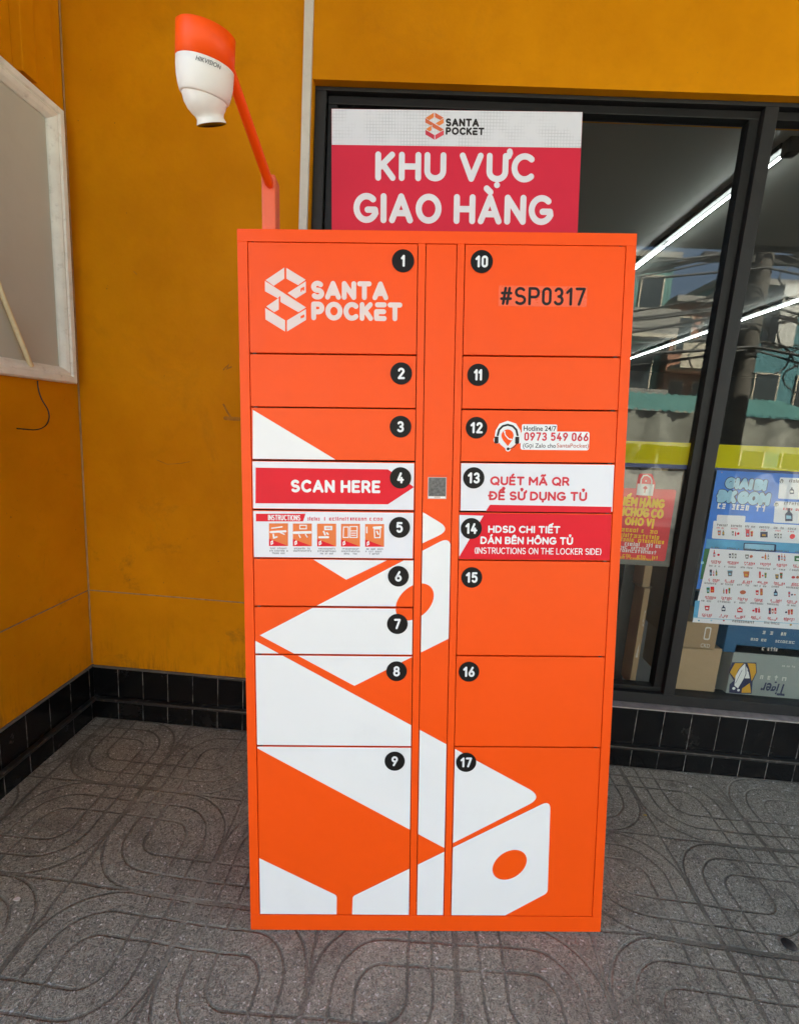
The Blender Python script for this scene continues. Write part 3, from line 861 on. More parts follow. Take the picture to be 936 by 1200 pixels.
fl.disc(ZN(323, 268), 0.0035, M_text_w, 2)
fl.stroke([ZN(315, 325), ZN(310, 375)], 0.004, M_redpap, 3).poly([ZN(*p) for p in ((292, 335), (316, 312), (338, 335), (316, 350))], M_redpap, 3, 2)
for txt, xa, xb, yb, yt in (('IẾM HÀNG', 103, 505, 500, 440), ('ICHƠG CO', 95, 495, 595, 535), ('OHO VỊ', 120, 405, 680, 622)):
    a = ZN(xa, yb); b = ZN(xb, yt)
    fl.text(txt, a[0], b[0], a[1], b[1], 0.24, M_yel, 2, 0.2, 0.35)
for k, (xa, xb, yb, yt, m) in enumerate(((90, 440, 748, 712, M_yel), (90, 450, 800, 765, M_yel), (90, 495, 840, 810, M_yel), (90, 480, 878, 850, M_text_w), (90, 360, 908, 880, M_text_w), (90, 435, 940, 912, M_text_w), (85, 450, 985, 962, M_yel), (160, 400, 1005, 990, M_yel))):
    a = ZN(xa, yb); b = ZN(xb, yt)
    fl.greek(a[0]-0.06, b[0], a[1]+(b[1]-a[1])*0.15, b[1]-(b[1]-a[1])*0.2, m, 2, 60+k, 0.85)
fl.build('printed_notice', notice, fr_n)

# blue and white offer posters
ZP = lambda x, y: on_glass(806+x/7.2, 540+y/7.2)
poster = thing('offer_poster', 'blue offer poster with icy title and white product panels under the yellow film', 'poster')
fl = Flat()
fl.poly([ZP(*p) for p in ((250, 58), (1400, 118), (1330, 1120), (70, 1080))], M_poster_b, 0)
fl.poly([ZP(*p) for p in ((158, 660), (1400, 720), (1400, 800), (148, 735))], M_poster_b2, 1)
fl.poly([ZP(*p) for p in ((140, 740), (190, 740), (160, 1000), (100, 1000))], M_green, 1)
for k, (cx_, cy_) in enumerate(((150, 770), (120, 860), (135, 930))): fl.disc(ZP(cx_, cy_), 0.007, M_poster_lt if k == 1 else M_green, 2)
# chunky icy title, two lines, unreadable in the photograph: rounded strokes with navy edge
for txt, xa, xb, yb, yt in (('GIAI BI', 305, 675, 232, 160), ('ĐK GOM', 240, 705, 350, 272)):
    a = ZP(xa, yb); b = ZP(xb, yt)
    fl.text(txt, a[0]-0.003, b[0]+0.003, a[1]-0.003, b[1]+0.003, 0.44, M_navy, 1, 0.10, 0.2)
    fl.text(txt, a[0], b[0], a[1], b[1], 0.33, M_poster_lt, 2, 0.10, 0.2)
a = ZP(245, 402); b = ZP(665, 370); fl.greek(a[0], b[0], a[1], b[1]-0.002, M_text_w, 2, 21, 0.95)
fl.disc(ZP(285, 98), 0.0018, M_gold, 1)
# white rounded panels
def panel(p, layer=1, m=M_paper, r=0.006): fl.poly(rounded([ZP(*q) for q in p], {0: r, 1: r, 2: r, 3: r}), m, layer)
panel(((215, 505), (1300, 560), (1290, 720), (200, 655)))
panel(((245, 455), (485, 465), (480, 520), (240, 508)), 2)
panel(((775, 140), (1300, 160), (1290, 345), (760, 318)))
panel(((735, 340), (1290, 365), (1280, 550), (720, 520)))
fl.disc(ZP(788, 172), 0.0085, M_badge, 2); fl.disc(ZP(745, 370), 0.0085, M_badge, 2)
a = ZP(765, 185); b = ZP(815, 160); fl.greek(a[0], b[0], a[1], b[1], M_text_w, 3, 31)
a = ZP(722, 382); b = ZP(772, 358); fl.greek(a[0], b[0], a[1], b[1], M_text_w, 3, 32)
def product(f, Zf, cx_, cy_, s_, k):
    # a small picture of goods: two to four packs, tubs or bottles of different size and colour
    rn = random.Random(k*7+1); n = rn.choice((1, 2, 2, 3, 3)); wd_ = s_*1.15/n
    for q in range(n):
        m1, m2 = rn.choice(PI_INKS+[M_redtext, M_red]), rn.choice([M_poster_lt, M_gold, M_text_w, M_redtext])
        x_ = cx_-s_*.58+wd_*(q+.5); hw = wd_*rn.uniform(.30, .46); up = s_*rn.uniform(.3, .62); dn = s_*rn.uniform(.30, .42)
        typ = rn.randrange(4)
        if typ == 0: f.poly(rounded([Zf(x_-hw, cy_+dn), Zf(x_+hw, cy_+dn), Zf(x_+hw, cy_-up), Zf(x_-hw, cy_-up)], {0: .001, 1: .001, 2: .0015, 3: .0015}), m1, 3)
        elif typ == 1: f.poly([Zf(x_-hw*.7, cy_+dn), Zf(x_+hw*.7, cy_+dn), Zf(x_+hw*.7, cy_-up*.3), Zf(x_+hw*.25, cy_-up*.6), Zf(x_+hw*.25, cy_-up), Zf(x_-hw*.25, cy_-up), Zf(x_-hw*.25, cy_-up*.6), Zf(x_-hw*.7, cy_-up*.3)], m1, 3)
        elif typ == 2: f.poly([Zf(x_-hw*.7, cy_+dn), Zf(x_+hw*.7, cy_+dn), Zf(x_+hw, cy_-up*.6), Zf(x_-hw, cy_-up*.6)], m1, 3); f.poly([Zf(x_-hw*1.05, cy_-up*.6), Zf(x_+hw*1.05, cy_-up*.6), Zf(x_+hw*.9, cy_-up*.8), Zf(x_-hw*.9, cy_-up*.8)], m2, 3)
        else:
            a = Zf(x_, cy_+s_*.05); b = Zf(x_+hw, cy_+s_*.05); r_ = max(.0015, (b[0]-a[0]))
            f.disc(a, r_, m1, 3, ry=r_*rn.uniform(.7, 1.2), n=18)
        if typ < 3: f.poly([Zf(x_-hw*.5, cy_+dn*.5), Zf(x_+hw*.5, cy_+dn*.5), Zf(x_+hw*.4, cy_-up*.1), Zf(x_-hw*.5, cy_-up*.15)], m2, 4)
def caption(f, Zf, x_, y_, w_, h_, m, k, dens=.85):
    a = Zf(x_, y_+h_); b = Zf(x_+w_, y_); f.greek(a[0], b[0], a[1], b[1], m, 3, k, dens)
for i in range(8):
    product(fl, ZP, 280+120*i, 605+6*i, 60, i+3); caption(fl, ZP, 240+120*i, 535+6*i, 95, 14, M_grey_txt, 70+i); caption(fl, ZP, 240+120*i, 560+6*i, 60, 10, M_redtext, 80+i)
product(fl, ZP, 875, 255, 70, 40); caption(fl, ZP, 850, 160, 110, 20, M_grey_txt, 90); product(fl, ZP, 850, 470, 120, 44); caption(fl, ZP, 808, 352, 150, 16, M_grey_txt, 91); caption(fl, ZP, 800, 400, 150, 14, M_redtext, 92)
a = ZP(465, 760); panel(((470, 692), (745, 705), (740, 770), (465, 755)), 2, M_navy, 0.005); panel(((478, 699), (728, 711), (724, 758), (474, 745)), 3, M_poster_lt, 0.004)
fl.build('printed_poster', poster, lambda u, v, o: (u, YP+0.0005-o, v))
ZW = lambda x, y: on_glass(806+x/7.2, 540+(y)/7.2, YP-0.0032)
poster = thing('price_list_poster', 'white price list poster with a grid of small red products, hung below the blue poster', 'poster')
fl = Flat()
fl.poly([ZW(*p) for p in ((185, 740), (1120, 795), (1010, 1430), (36, 1362))], M_paper, 0)
fl.poly([ZW(*p) for p in ((60, 1180), (100, 1180), (80, 1322), (42, 1316))], M_poster_b2, 1)
fl.poly([ZW(*p) for p in ((42, 1318), (82, 1322), (960, 1375), (952, 1380), (38, 1326))], M_poster_lt, 1)
for r_ in range(4):
    for c_ in range(7):
        ox = (238, 215, 186, 160)[r_]+138*c_; oy = (790, 945, 1092, 1240)[r_]+7*c_
        product(fl, ZW, ox, oy, 62, r_*11+c_*5+2)
        caption(fl, ZW, ox-45, oy+52, 95, 13, M_redtext, 200+r_*10+c_, .9); caption(fl, ZW, ox-38, oy+69, 70, 8, M_redtext, 300+r_*10+c_, .8); caption(fl, ZW, ox-50, oy-62, 110, 8, M_grey_txt, 400+r_*10+c_, .8)
for k in range(3): fl.disc(ZW(90+105*k, 1348), 0.004, (M_poster_b2, M_poster_lt, M_redtext)[k], 3)
caption(fl, ZW, 370, 1352, 190, 8, M_grey_txt, 501); caption(fl, ZW, 640, 1365, 160, 8, M_grey_txt, 502); fl.disc(ZW(865, 1384), 0.005, M_gold, 3)
fl.build('printed_list', poster, lambda u, v, o: (u, YP-0.0032-o, v))

# ================================================================== LOCKER
locker = thing('parcel_locker', 'tall orange parcel locker with seventeen numbered doors and white box graphics', 'parcel locker', LPOS, LROT)
UW, HT, DEP = 0.5237, 2.0, 0.42
tl = math.tan(rad(4.8))
# carcass: sides, top, back, floor (its foot follows the pavement)
mb = MB()
for s_ in (-1, 1):
    xa = s_*UW; xb = s_*(UW-0.0012)
    mb.prism([(xa, 0.0205, 0.002+0.02*tl), (xa, DEP, DEP*tl), (xa, DEP, HT), (xa, 0.0205, HT)], (xb-xa, 0, 0), M_orange_d)
mb.box(-UW+0.0013, UW-0.0013, 0.0205, DEP, HT-0.0015, HT-0.0002, M_orange_d)
mb.box(-UW+0.0013, UW-0.0013, DEP-0.0012, DEP-0.0001, DEP*tl+0.001, HT-0.002, M_orange_d)
mb.box(-UW+0.0013, UW-0.0013, 0.045, 0.047, 0.05, HT-0.003, M_slit_shade)  # near-black sheet added to stand in for the shade behind the door slits
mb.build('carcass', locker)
EL, E1, E2, E3, E4, ER = -0.4975, -0.0490, -0.0300, 0.0535, 0.0725, 0.4975   # edges of the three bays
ZB, ZTT = 0.0485, 1.969
mb = MB()
B = 0.0012
mb.box(-UW, UW, 0, 0.02, ZTT, HT, M_orange, B)
mb.box(-UW, UW, 0, 0.02, 0.0, ZB, M_orange, B)
mb.box(-UW, EL, 0.0002, 0.0198, ZB, ZTT, M_orange, B)
mb.box(ER, UW, 0.0002, 0.0198, ZB, ZTT, M_orange, B)
mb.box(E1, E2, 0.0008, 0.0198, ZB, ZTT, M_orange, B)
mb.box(E3, E4, 0.0008, 0.0198, ZB, ZTT, M_orange, B)
mb.build('front_frame', locker)
rows_l = [1.969, 1.683, 1.5415, 1.399, 1.263, 1.1275, 0.9905, 0.8515, 0.579, 0.0485]
rows_r = [1.969, 1.683, 1.5415, 1.399, 1.263, 1.1275, 0.8525, 0.581, 0.0485]
GP = 0.0022
DY = 0.0010            # door face, a hair behind the frame
ldoors = {}
fr_d = lambda u, v, o: (u, DY-o, v)
DOORS = [(i+1, EL, E1, rows_l[i+1], rows_l[i]) for i in range(9)]+[(i+10, E4, ER, rows_r[i+1], rows_r[i]) for i in range(8)]
Z5 = zoomer(280, 470, 3.9); Z6 = zoomer(490, 470, 3.744); Z7 = zoomer(280, 640, 3.343); Z8 = zoomer(280, 860, 2.127); Z4 = zoomer(490, 260, 3.6)
BC = {1: (472.2, 305.6), 2: (470, 437.6), 3: (469.2, 500), 4: (469.2, 560), 5: (468, 618), 6: (466.7, 675.3), 7: (465.5, 731.2), 8: (464.6, 786.6), 9: (462.4, 892),
      10: (564.2, 306.4), 11: (560, 439.2), 12: (558.1, 501.2), 13: (554.9, 560), 14: (552, 619.3), 15: (552.5, 676.7), 16: (549.2, 787.2), 17: (546, 893.4)}
# the big white box drawing, in locker coordinates
def G(pts, rr=None): return rounded([loc(*p) for p in pts], rr or {})
SHAPES = [
    G([(296, 480), (529, 620.5), (405.6, 679.5), (296, 612)], {1: 0.022}),
    G([(304.3, 744.7), (528.5, 628), (525.6, 748.6), (415.2, 804)], {1: 0.022}),
    G([(297, 750), (637, 934.5), (520, 994), (297, 875)], {1: 0.028}),
    G([(645, 938), (641.5, 1047), (585, 1077), (412.4, 1077), (413.2, 1051)], {0: 0.018, 1: 0.020, 4: 0.014}),
    G([(296, 1002.5), (394.5, 1050), (394.2, 1077), (296, 1077)], {1: 0.014}),
]
def ell(c, a, b, ang, n=40):
    cx_, cy_ = loc(*c)
    return [(cx_+a*math.cos(2*PI*i/n)*math.cos(ang)-b*math.sin(2*PI*i/n)*math.sin(ang), cy_+a*math.cos(2*PI*i/n)*math.sin(ang)+b*math.sin(2*PI*i/n)*math.cos(ang)) for i in range(n)]
SPOTS = [ell((485.8, 705.6), 0.062, 0.043, rad(45)), ell((597, 1014), 0.056, 0.041, rad(40))]
def big_graphic(parent, u0, u1, v0, v1):
    for P_, m_, nm_, ly_ in [(p, M_white_v, 'white_graphic', 0) for p in SHAPES]+[(p, M_orange_v, 'orange_spot', 1) for p in SPOTS]:
        q = clip(P_, u0, u1, v0, v1)
        if len(q) > 2:
            fl = Flat(); fl.poly(q, m_, ly_); fl.build(nm_, parent, fr_d)
M_hinge = mat('steel_pin', (0.12, 0.09, 0.08), 0.5, 0.1, 9, metal=0.6)
DOOR_LABEL = {3: 'orange door 3 with a white wedge at its lower left', 4: 'white door 4 with a red arrow reading SCAN HERE', 5: 'white door 5 with the INSTRUCTIONS cards',
              6: 'orange door 6 crossed by white box graphic', 7: 'mostly white door 7', 8: 'mostly white tall door 8', 9: 'tall bottom door 9 in white and orange',
              1: 'orange door 1 with pale logo and wordmark', 10: 'orange door 10 reading #SP0317', 12: 'orange door 12 with the hotline sticker', 13: 'white door 13 with red lettering and red foot band',
              14: 'red door 14 with white lettering and white corner', 17: 'tall bottom door 17 with the white cube graphic'}
for n, u0, u1, v0, v1 in DOORS:
    a, b, c, d = u0+GP, u1-GP, v0+GP, v1-GP
    jit = (random.random()-0.5)*0.0010
    a += jit*0.6; b += jit*0.6; c += jit*0.7; d += jit*0.7
    door = MB().box(a, b, DY, DY+0.016, c, d, M_orange, 0.0009).build('door', locker)
    if n in DOOR_LABEL: door['label'] = DOOR_LABEL[n]
    # pivot pins showing in the slit
    hx = a+0.012 if n < 10 else b-0.012
    if n not in (4, 5):
        for za, zb2 in ((d-0.0005, d+0.0016), (c-0.0016, c+0.0005)):
            MB().box(hx-0.004, hx+0.004, 0.003, 0.008, za, zb2, M_hinge).build('hinge_pin', door)
    fl = None
    if n in (3, 6, 7, 8, 9, 17):
        big_graphic(door, a+0.0008, b-0.0008, c+0.0008, d-0.0008)
    # number badge
    bc = loc(*BC[n]); br = 0.0292
    fb = Flat(); fb.disc(bc, br, M_badge, 0, n=48)
    st = str(n); hh = 0.0300
    ww = 0.0185 if len(st) == 1 else 0.0330
    if st == '1': ww = 0.0115
    if st == '11': ww = 0.0230
    fb.text(st, bc[0]-ww/2, bc[0]+ww/2, bc[1]-hh/2, bc[1]+hh/2, 0.195, M_text_w, 1, 0.16)
    fb.build('number_badge', door, fr_d, base=0.0022)

    if n == 1:
        ZL = zoomer(300, 300, 5.2)
        fl = Flat()
        for p in (((58, 145), (172, 68), (172, 136), (107, 180)), ((184, 70), (302, 143), (256, 176), (184, 136)),
                  ((54, 150), (304, 312), (258, 341), (148, 278), (148, 240), (132, 256), (54, 213)),
                  ((192, 224), (303, 152), (303, 220), (242, 258)), ((62, 306), (138, 254), (138, 325), (110, 341)),
                  ((55, 315), (177, 391), (177, 459), (57, 385)), ((188, 391), (304, 322), (304, 388), (188, 459))):
            fl.poly([ZL(*q) for q in p], M_logo_w, 0)
        for p in (((271, 196), (294, 184), (294, 208), (286, 212), (286, 203), (279, 206), (279, 215), (271, 217)), ((271, 366), (294, 353), (294, 372), (271, 380))):
            fl.poly([ZL(*q) for q in p], M_orange_v, 1)
        for txt, xa, xb, yb, yt in (('SANTA', 334, 806, 263, 154), ('POCKΞT', 336, 891, 390, 282)):
            p = ZL(xa, yb); q = ZL(xb, yt)
            fl.text(txt, p[0], q[0], p[1], q[1], 0.27, M_logo_w, 0, 0.14)
        fl.build('company_logo', door, fr_d)
    if n == 10:
        p = loc(585.6, 357.0); q = loc(686.5, 336.8)
        fl = Flat(); fl.text('#SP0317', p[0], q[0], p[1], q[1], 0.155, M_text_k, 1, 0.16)
        fl.poly([(p[0]-0.004, p[1]-0.003), (q[0]+0.004, p[1]-0.003), (q[0]+0.004, q[1]+0.003), (p[0]-0.004, q[1]+0.003)], mat('clear_label_film', (0.88, 0.105, 0.012), 0.3, 0.02), 0)
        fl.build('locker_code', door, fr_d)
    if n == 12:
        ZH = zoomer(530, 480, 4.68)
        fl = Flat()
        # white cut-out backing
        fl.stroke([ZH(248, 150), ZH(252, 120), ZH(270, 90), ZH(303, 78), ZH(338, 90), ZH(358, 120), ZH(360, 155)], 0.016, M_text_w, 0)
        fl.poly([ZH(*q) for q in ((245, 150), (262, 95), (303, 78), (345, 95), (362, 150), (345, 190), (305, 225), (262, 190))], M_text_w, 0, 1)
        fl.disc(ZH(305, 214), 0.0075, M_text_w, 0); fl.disc(ZH(246, 166), 0.010, M_text_w, 0); fl.disc(ZH(362, 166), 0.010, M_text_w, 0)
        fl.rrect(ZH(384, 0)[0], ZH(578, 0)[0], ZH(0+450, 125)[1], ZH(450, 80)[1], 0.004, M_text_w, 0)
        fl.rrect(ZH(380, 0)[0], ZH(758, 0)[0], ZH(600, 222)[1], ZH(600, 120)[1], 0.006, M_text_w, 0.3)
        # headset: orange face, black band, ear cups, microphone
        fl.disc(ZH(302, 142), 0.0165, M_orange_v, 1)
        fl.poly([ZH(*q) for q in ((275, 165), (330, 165), (304, 200))], M_orange_v, 1, 2)
        fl.stroke([ZH(248, 140), ZH(256, 110), ZH(276, 90), ZH(303, 83), ZH(330, 90), ZH(350, 110), ZH(357, 140)], 0.0055, M_text_k, 2)
        for cx_, cy_ in ((246, 166), (360, 166)): fl.rrect(ZH(cx_-11, 0)[0], ZH(cx_+11, 0)[0], ZH(300, cy_+20)[1], ZH(300, cy_-18)[1], 0.0022, M_text_k, 3)
        fl.stroke([ZH(356, 185), ZH(338, 205), ZH(312, 215)], 0.002, M_text_k, 2); fl.disc(ZH(305, 215), 0.004, M_text_k, 3)
        fl.stroke([ZH(285, 118), ZH(290, 140), ZH(308, 160), ZH(324, 164)], 0.0028, M_text_w, 2); fl.disc(ZH(286, 122), 0.0023, M_text_w, 3); fl.disc(ZH(321, 163), 0.0023, M_text_w, 3)
        p = ZH(390, 116); q = ZH(570, 90); fl.btext('Hotline 24/7', p[0], q[0], p[1], q[1], M_text_k, 2, 0.012)
        p = ZH(393, 170); q = ZH(747, 127); fl.text('0973 549 066', p[0], q[0], p[1], q[1], 0.19, M_redtext, 2, 0.18)
        p = ZH(386, 215); q = ZH(567, 186); fl.btext('(Gọi Zalo cho', p[0], q[0], p[1], q[1], M_text_k, 2, 0.008)
        p = ZH(571, 215); q = ZH(748, 186); fl.btext('SantaPocket)', p[0], q[0], p[1], q[1], M_or_txt, 2, 0.008)
        fl.build('hotline_sticker', door, fr_d)
    if n in (4, 5, 13, 14):
        fs = Flat()
        e = 0.0015
        base_m = M_white_sheet if n != 14 else M_red
        j = [random.uniform(-0.0012, 0.0012) for _ in range(4)]
        fs.poly([(a+e, c+e+j[0]), (b-e+j[1], c+e), (b-e, d-e+j[2]), (a+e+j[3], d-e)], base_m, 0)
        if n == 4:
            fs.poly([Z5(*q) for q in ((76, 304), (680, 312), (800, 393), (680, 472), (75, 467))], M_red, 1)
            p = Z5(237, 417); q = Z5(646, 363); fs.text('SCAN HERE', p[0], q[0], p[1], q[1], 0.225, M_text_w, 2, 0.16, 0.45)
        if n == 5:
            fs.poly([Z5(*q) for q in ((77, 515), (304, 515), (293, 550), (77, 550))], M_red, 1)
            p = Z5(133, 545); q = Z5(280, 521); fs.text('INSTRUCTIONS', p[0], q[0], p[1], q[1], 0.15, M_text_w, 2, 0.22)
            for k, (xa, xb) in enumerate(((312, 402), (412, 500), (508, 590), (596, 606), (614, 662))):
                p = Z5(xa, 546); q = Z5(xb, 530); fs.greek(p[0], q[0], p[1], q[1], M_redtext, 1, 100+k, 0.95)
            for k, xa in enumerate((137, 246, 357, 466, 576)):
                xb = xa+87; y_ = 559+k*0.8
                fs.poly([Z5(xa, y_), Z5(xb, y_), Z5(xb, y_+104), Z5(xa, y_+104)], M_card_or, 1)
                fs.poly([Z5(xa, y_+70), Z5(xb, y_+103.5), Z5(xa, y_+104)], M_red, 2)
                s_ = lambda pts, w=0.0022, cl=False: fs.stroke([Z5(xa+px_, y_+py_) for px_, py_ in pts], w*1.45, M_text_w, 3, cl)
                if k == 0:
                    s_([(12, 22), (60, 16)]); s_([(8, 40), (76, 36)], 0.004); s_([(20, 50), (22, 66), (36, 62)], 0.003); s_([(48, 40), (70, 50)])
                elif k == 1:
                    s_([(32, 8), (62, 8), (62, 24), (32, 24)], 0.0018, True); s_([(6, 42), (80, 40)], 0.005); s_([(28, 52), (34, 64)]); s_([(58, 50), (66, 62)])
                elif k == 2:
                    s_([(36, 14), (66, 14), (66, 26), (36, 26)], 0.003, True); s_([(30, 36), (36, 50)], 0.003); s_([(44, 42), (50, 48)], 0.003); s_([(10, 62), (50, 62)], 0.004)
                elif k == 3:
                    s_([(12, 14), (34, 14), (34, 62), (10, 62)], 0.0018, True); s_([(42, 12), (74, 12), (74, 62), (42, 62)], 0.0018, True); s_([(42, 32), (74, 32)], 0.0016); s_([(48, 42), (68, 42)], 0.0016); s_([(48, 52), (68, 52)], 0.0016)
                else:
                    s_([(8, 14), (8, 40)]); s_([(40, 16), (72, 14)], 0.004); s_([(42, 22), (70, 22), (68, 62), (44, 62)], 0.002, True); s_([(54, 34), (60, 46)], 0.003)
                s_([(10, 84), (16, 80), (18, 92), (10, 96)], 0.0018, True)
                for r_, (w0, w1) in enumerate(((6, 82), (2, 86), (14, 74))):
                    p = Z5(xa+w0, y_+118+r_*11); q = Z5(xa+w1, y_+110+r_*11)
                    if not (k == 1 and r_ == 2): fs.greek(p[0], q[0], p[1], q[1], M_grey_txt, 1, 140+k*5+r_, 0.9)
        if n == 13:
            fs.poly(rounded([Z6(*q) for q in ((296, 484), (314, 455), (848, 464), (846, 490))], {1: 0.006}), M_red, 1)
            for txt, xa, xb, yb, yt in (('QUÉT MÃ QR', 315, 664, 372, 329), ('ĐỂ SỬ DỤNG TỦ', 310, 741, 438, 395)):
                p = Z6(xa, yb-3); q = Z6(xb, yt+4); fs.text(txt, p[0], q[0], p[1], q[1], 0.225, M_redtext, 2, 0.10, 0.40)
        if n == 14:
            fs.poly([Z6(*q) for q in ((180, 500), (286, 503), (180, 682))], M_white_sheet, 1)
            for txt, xa, xb, yb, yt in (('HDSD CHI TIẾT', 306, 623, 580, 547), ('DÁN BÊN HÔNG TỦ', 272, 679, 629, 596)):
                p = Z6(xa, yb-2); q = Z6(xb, yt+2); fs.text(txt, p[0], q[0], p[1], q[1], 0.215, M_text_w, 2, 0.10, 0.40)
            p = Z6(246, 670); q = Z6(804, 647); fs.text('(INSTRUCTIONS ON THE LOCKER SIDE)', p[0], q[0], p[1], q[1], 0.13, M_text_w, 2, 0.16, 0.42)
        fs.build('printed_sheet', door, fr_d)
# middle column: one long panel with the reader window
pa, pb, pc, pd = E2+GP, E3-GP, ZB+GP, ZTT-GP
mid = MB().box(pa, pb, DY, DY+0.016, pc, pd, M_orange, 0.0009).build('centre_panel', locker)
big_graphic(mid, pa+0.0008, pb-0.0008, pc+0.0008, pd-0.0008)
q0 = loc(501.0, 584.5); q1 = loc(523.2, 557.5)
mb = MB()
mb.box(q0[0], q1[0], -0.0012, DY-0.0002, q0[1], q1[1]-0.004, mat('reader_rim', (0.62, 0.50, 0.44), 0.4), 0.0004)
mb.box(q0[0]+0.002, q1[0]-0.002, -0.0016, -0.0011, q0[1]+0.0075, q1[1]-0.0055, M_glass_lbl)
mb.box(q0[0]+0.003, q0[0]+0.018, -0.0016, -0.0011, q0[1]+0.002, q0[1]+0.0065, M_text_w)
mb.box(q1[0]-0.016, q1[0]-0.003, -0.0016, -0.0011, q0[1]+0.002, q0[1]+0.0065, M_text_w)
mb.box(q0[0], q1[0], -0.0012, DY-0.0002, q1[1]-0.0015, q1[1]+0.002, M_orange_d)
mb.build('reader_window', mid)

# ================================================================== SIGN ON TOP
SDY = 0.10
def sl_(px, py): return loc(px, py, SDY)
A_ = sl_(388.3, 127.6); B_ = sl_(682.6, 130)
sx0_, sx1_ = A_[0], B_[0]; szt = (A_[1]+B_[1])/2
sign = thing('delivery_sign', 'white and red KHU VỰC GIAO HÀNG board standing on top of the locker', 'sign', LPOS, LROT)
M_signred = mat('dimmed_matt_red_sign', (0.60, 0.022, 0.048), 0.5, 0.05, 5, spec=0.2)  # red darkened in the colour itself for the dimmer light up here
def dotted():
    m, t, b = nodes('dot_print_white')
    co = objco(t); sep = t.nodes.new('ShaderNodeSeparateXYZ'); t.links.new(co, sep.inputs[0])
    gx = mathn(t, 'SUBTRACT', mathn(t, 'FRACT', mathn(t, 'DIVIDE', sep.outputs[0], 0.0085)), 0.5)
    gz = mathn(t, 'SUBTRACT', mathn(t, 'FRACT', mathn(t, 'DIVIDE', sep.outputs[2], 0.0085)), 0.5)
    d = mathn(t, 'MINIMUM', mathn(t, 'ABSOLUTE', gx), mathn(t, 'ABSOLUTE', gz))
    k = mathn(t, 'LESS_THAN', d, 0.10)
    k2 = mathn(t, 'MULTIPLY', k, ramp(t, noise(t, 14, 3, 0.6, co), 0.42, 0.62, 0.0, 0.32))
    t.links.new(mixc(t, k2, (0.66, 0.66, 0.67), (0.2, 0.2, 0.21)), b.inputs['Base Color'])
    b.inputs['Roughness'].default_value = 0.5
    return m
M_dot = dotted()
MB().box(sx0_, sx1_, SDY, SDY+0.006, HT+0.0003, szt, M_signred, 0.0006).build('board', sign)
mb = MB()
for ux in (sx0_+0.12, sx1_-0.12):
    mb2 = MB(); mb2.box(ux-0.012, ux+0.012, SDY+0.0063, SDY+0.010, HT+0.0003, HT+0.16, M_dark_al); mb2.box(ux-0.012, ux+0.012, SDY+0.0101, SDY+0.09, HT+0.0003, HT+0.0035, M_dark_al); mb2.build('bracket', sign)
Z2 = lambda x, y: loc(360+x/2.753, 80+y/2.753, SDY)
fl = Flat()
zb_ = Z2(80, 246)[1]
fl.poly([(sx0_+0.0008, zb_), (sx1_-0.0008, zb_), (sx1_-0.0008, szt-0.0008), (sx0_+0.0008, szt-0.0008)], M_dot, 0)
# small coloured emblem: same mark, orange above and red below
M_em1 = mat('emblem_orange', (0.72, 0.20, 0.04), 0.5); M_em2 = mat('emblem_deep_orange', (0.60, 0.12, 0.04), 0.5); M_em3 = mat('emblem_red', (0.50, 0.02, 0.045), 0.5); M_em4 = mat('emblem_crimson', (0.62, 0.05, 0.07), 0.5)
def em(x, y): return Z2(380+(x-52)*(60/252), 142+(y-68)*(88/391))
for p, m_ in ((((58, 145), (172, 68), (172, 136), (107, 180)), M_em1), (((184, 70), (302, 143), (256, 176), (184, 136)), M_em2),
              (((54, 150), (304, 312), (258, 341), (148, 278), (148, 240), (132, 256), (54, 213)), M_em2), (((192, 224), (303, 152), (303, 220), (242, 258)), M_em1),
              (((62, 306), (138, 254), (138, 325), (110, 341)), M_em1), (((55, 315), (177, 391), (177, 459), (57, 385)), M_em3), (((188, 391), (304, 322), (304, 388), (188, 459)), M_em4)):
    fl.poly([em(*q) for q in p], m_, 1)
for txt, xa, xb, yb, yt in (('SANTA', 446, 554, 187, 162), ('POCKΞT', 446, 571, 214, 191)):
    p = Z2(xa, yb); q = Z2(xb, yt); fl.text(txt, p[0], q[0], p[1], q[1], 0.25, M_text_k, 1, 0.14)
M_sign_w = mat('sign_white_letters', (0.70, 0.69, 0.70), 0.5, 0.04)
for txt, xa, xb, yb, yt in (('KHU VỰC', 219, 735, 362, 274), ('GIAO HÀNG', 149, 794, 498, 409)):
    p = Z2(xa, yb); q = Z2(xb, yt); fl.text(txt, p[0], q[0], p[1], q[1], 0.212, M_sign_w, 1, 0.16, 0.42)
fl.build('lettering', sign, lambda u, v, o: (u, SDY-o, v))

# ================================================================== CCTV CAMERA ON ITS POST
cctv = thing('security_camera', 'white security camera under an orange cap, on a thin arm above the locker', 'security camera', LPOS, LROT)
LMI = Matrix.Translation(LPOS) @ LM.to_4x4()
LMI.invert()
def tl_(p): return LMI @ Vector(p)
PY = 0.07
p0 = loc(305.6, 203, PY); p1 = loc(322.0, 203, PY)
M_or_fade = mat('sun_faded_orange', (0.86, 0.155, 0.065), 0.5, 0.05, 6)
mb = MB(); mb.box(p0[0], p1[0], PY, PY+0.055, HT+0.0003, p0[1], M_or_fade, 0.006); mb.build('post', cctv)
mb = MB(); mb.box(p0[0]-0.008, p1[0]+0.008, PY+0.004, PY+0.063, HT+0.0002, HT+0.004, M_or_fade, 0.001); mb.build('post_foot', cctv)
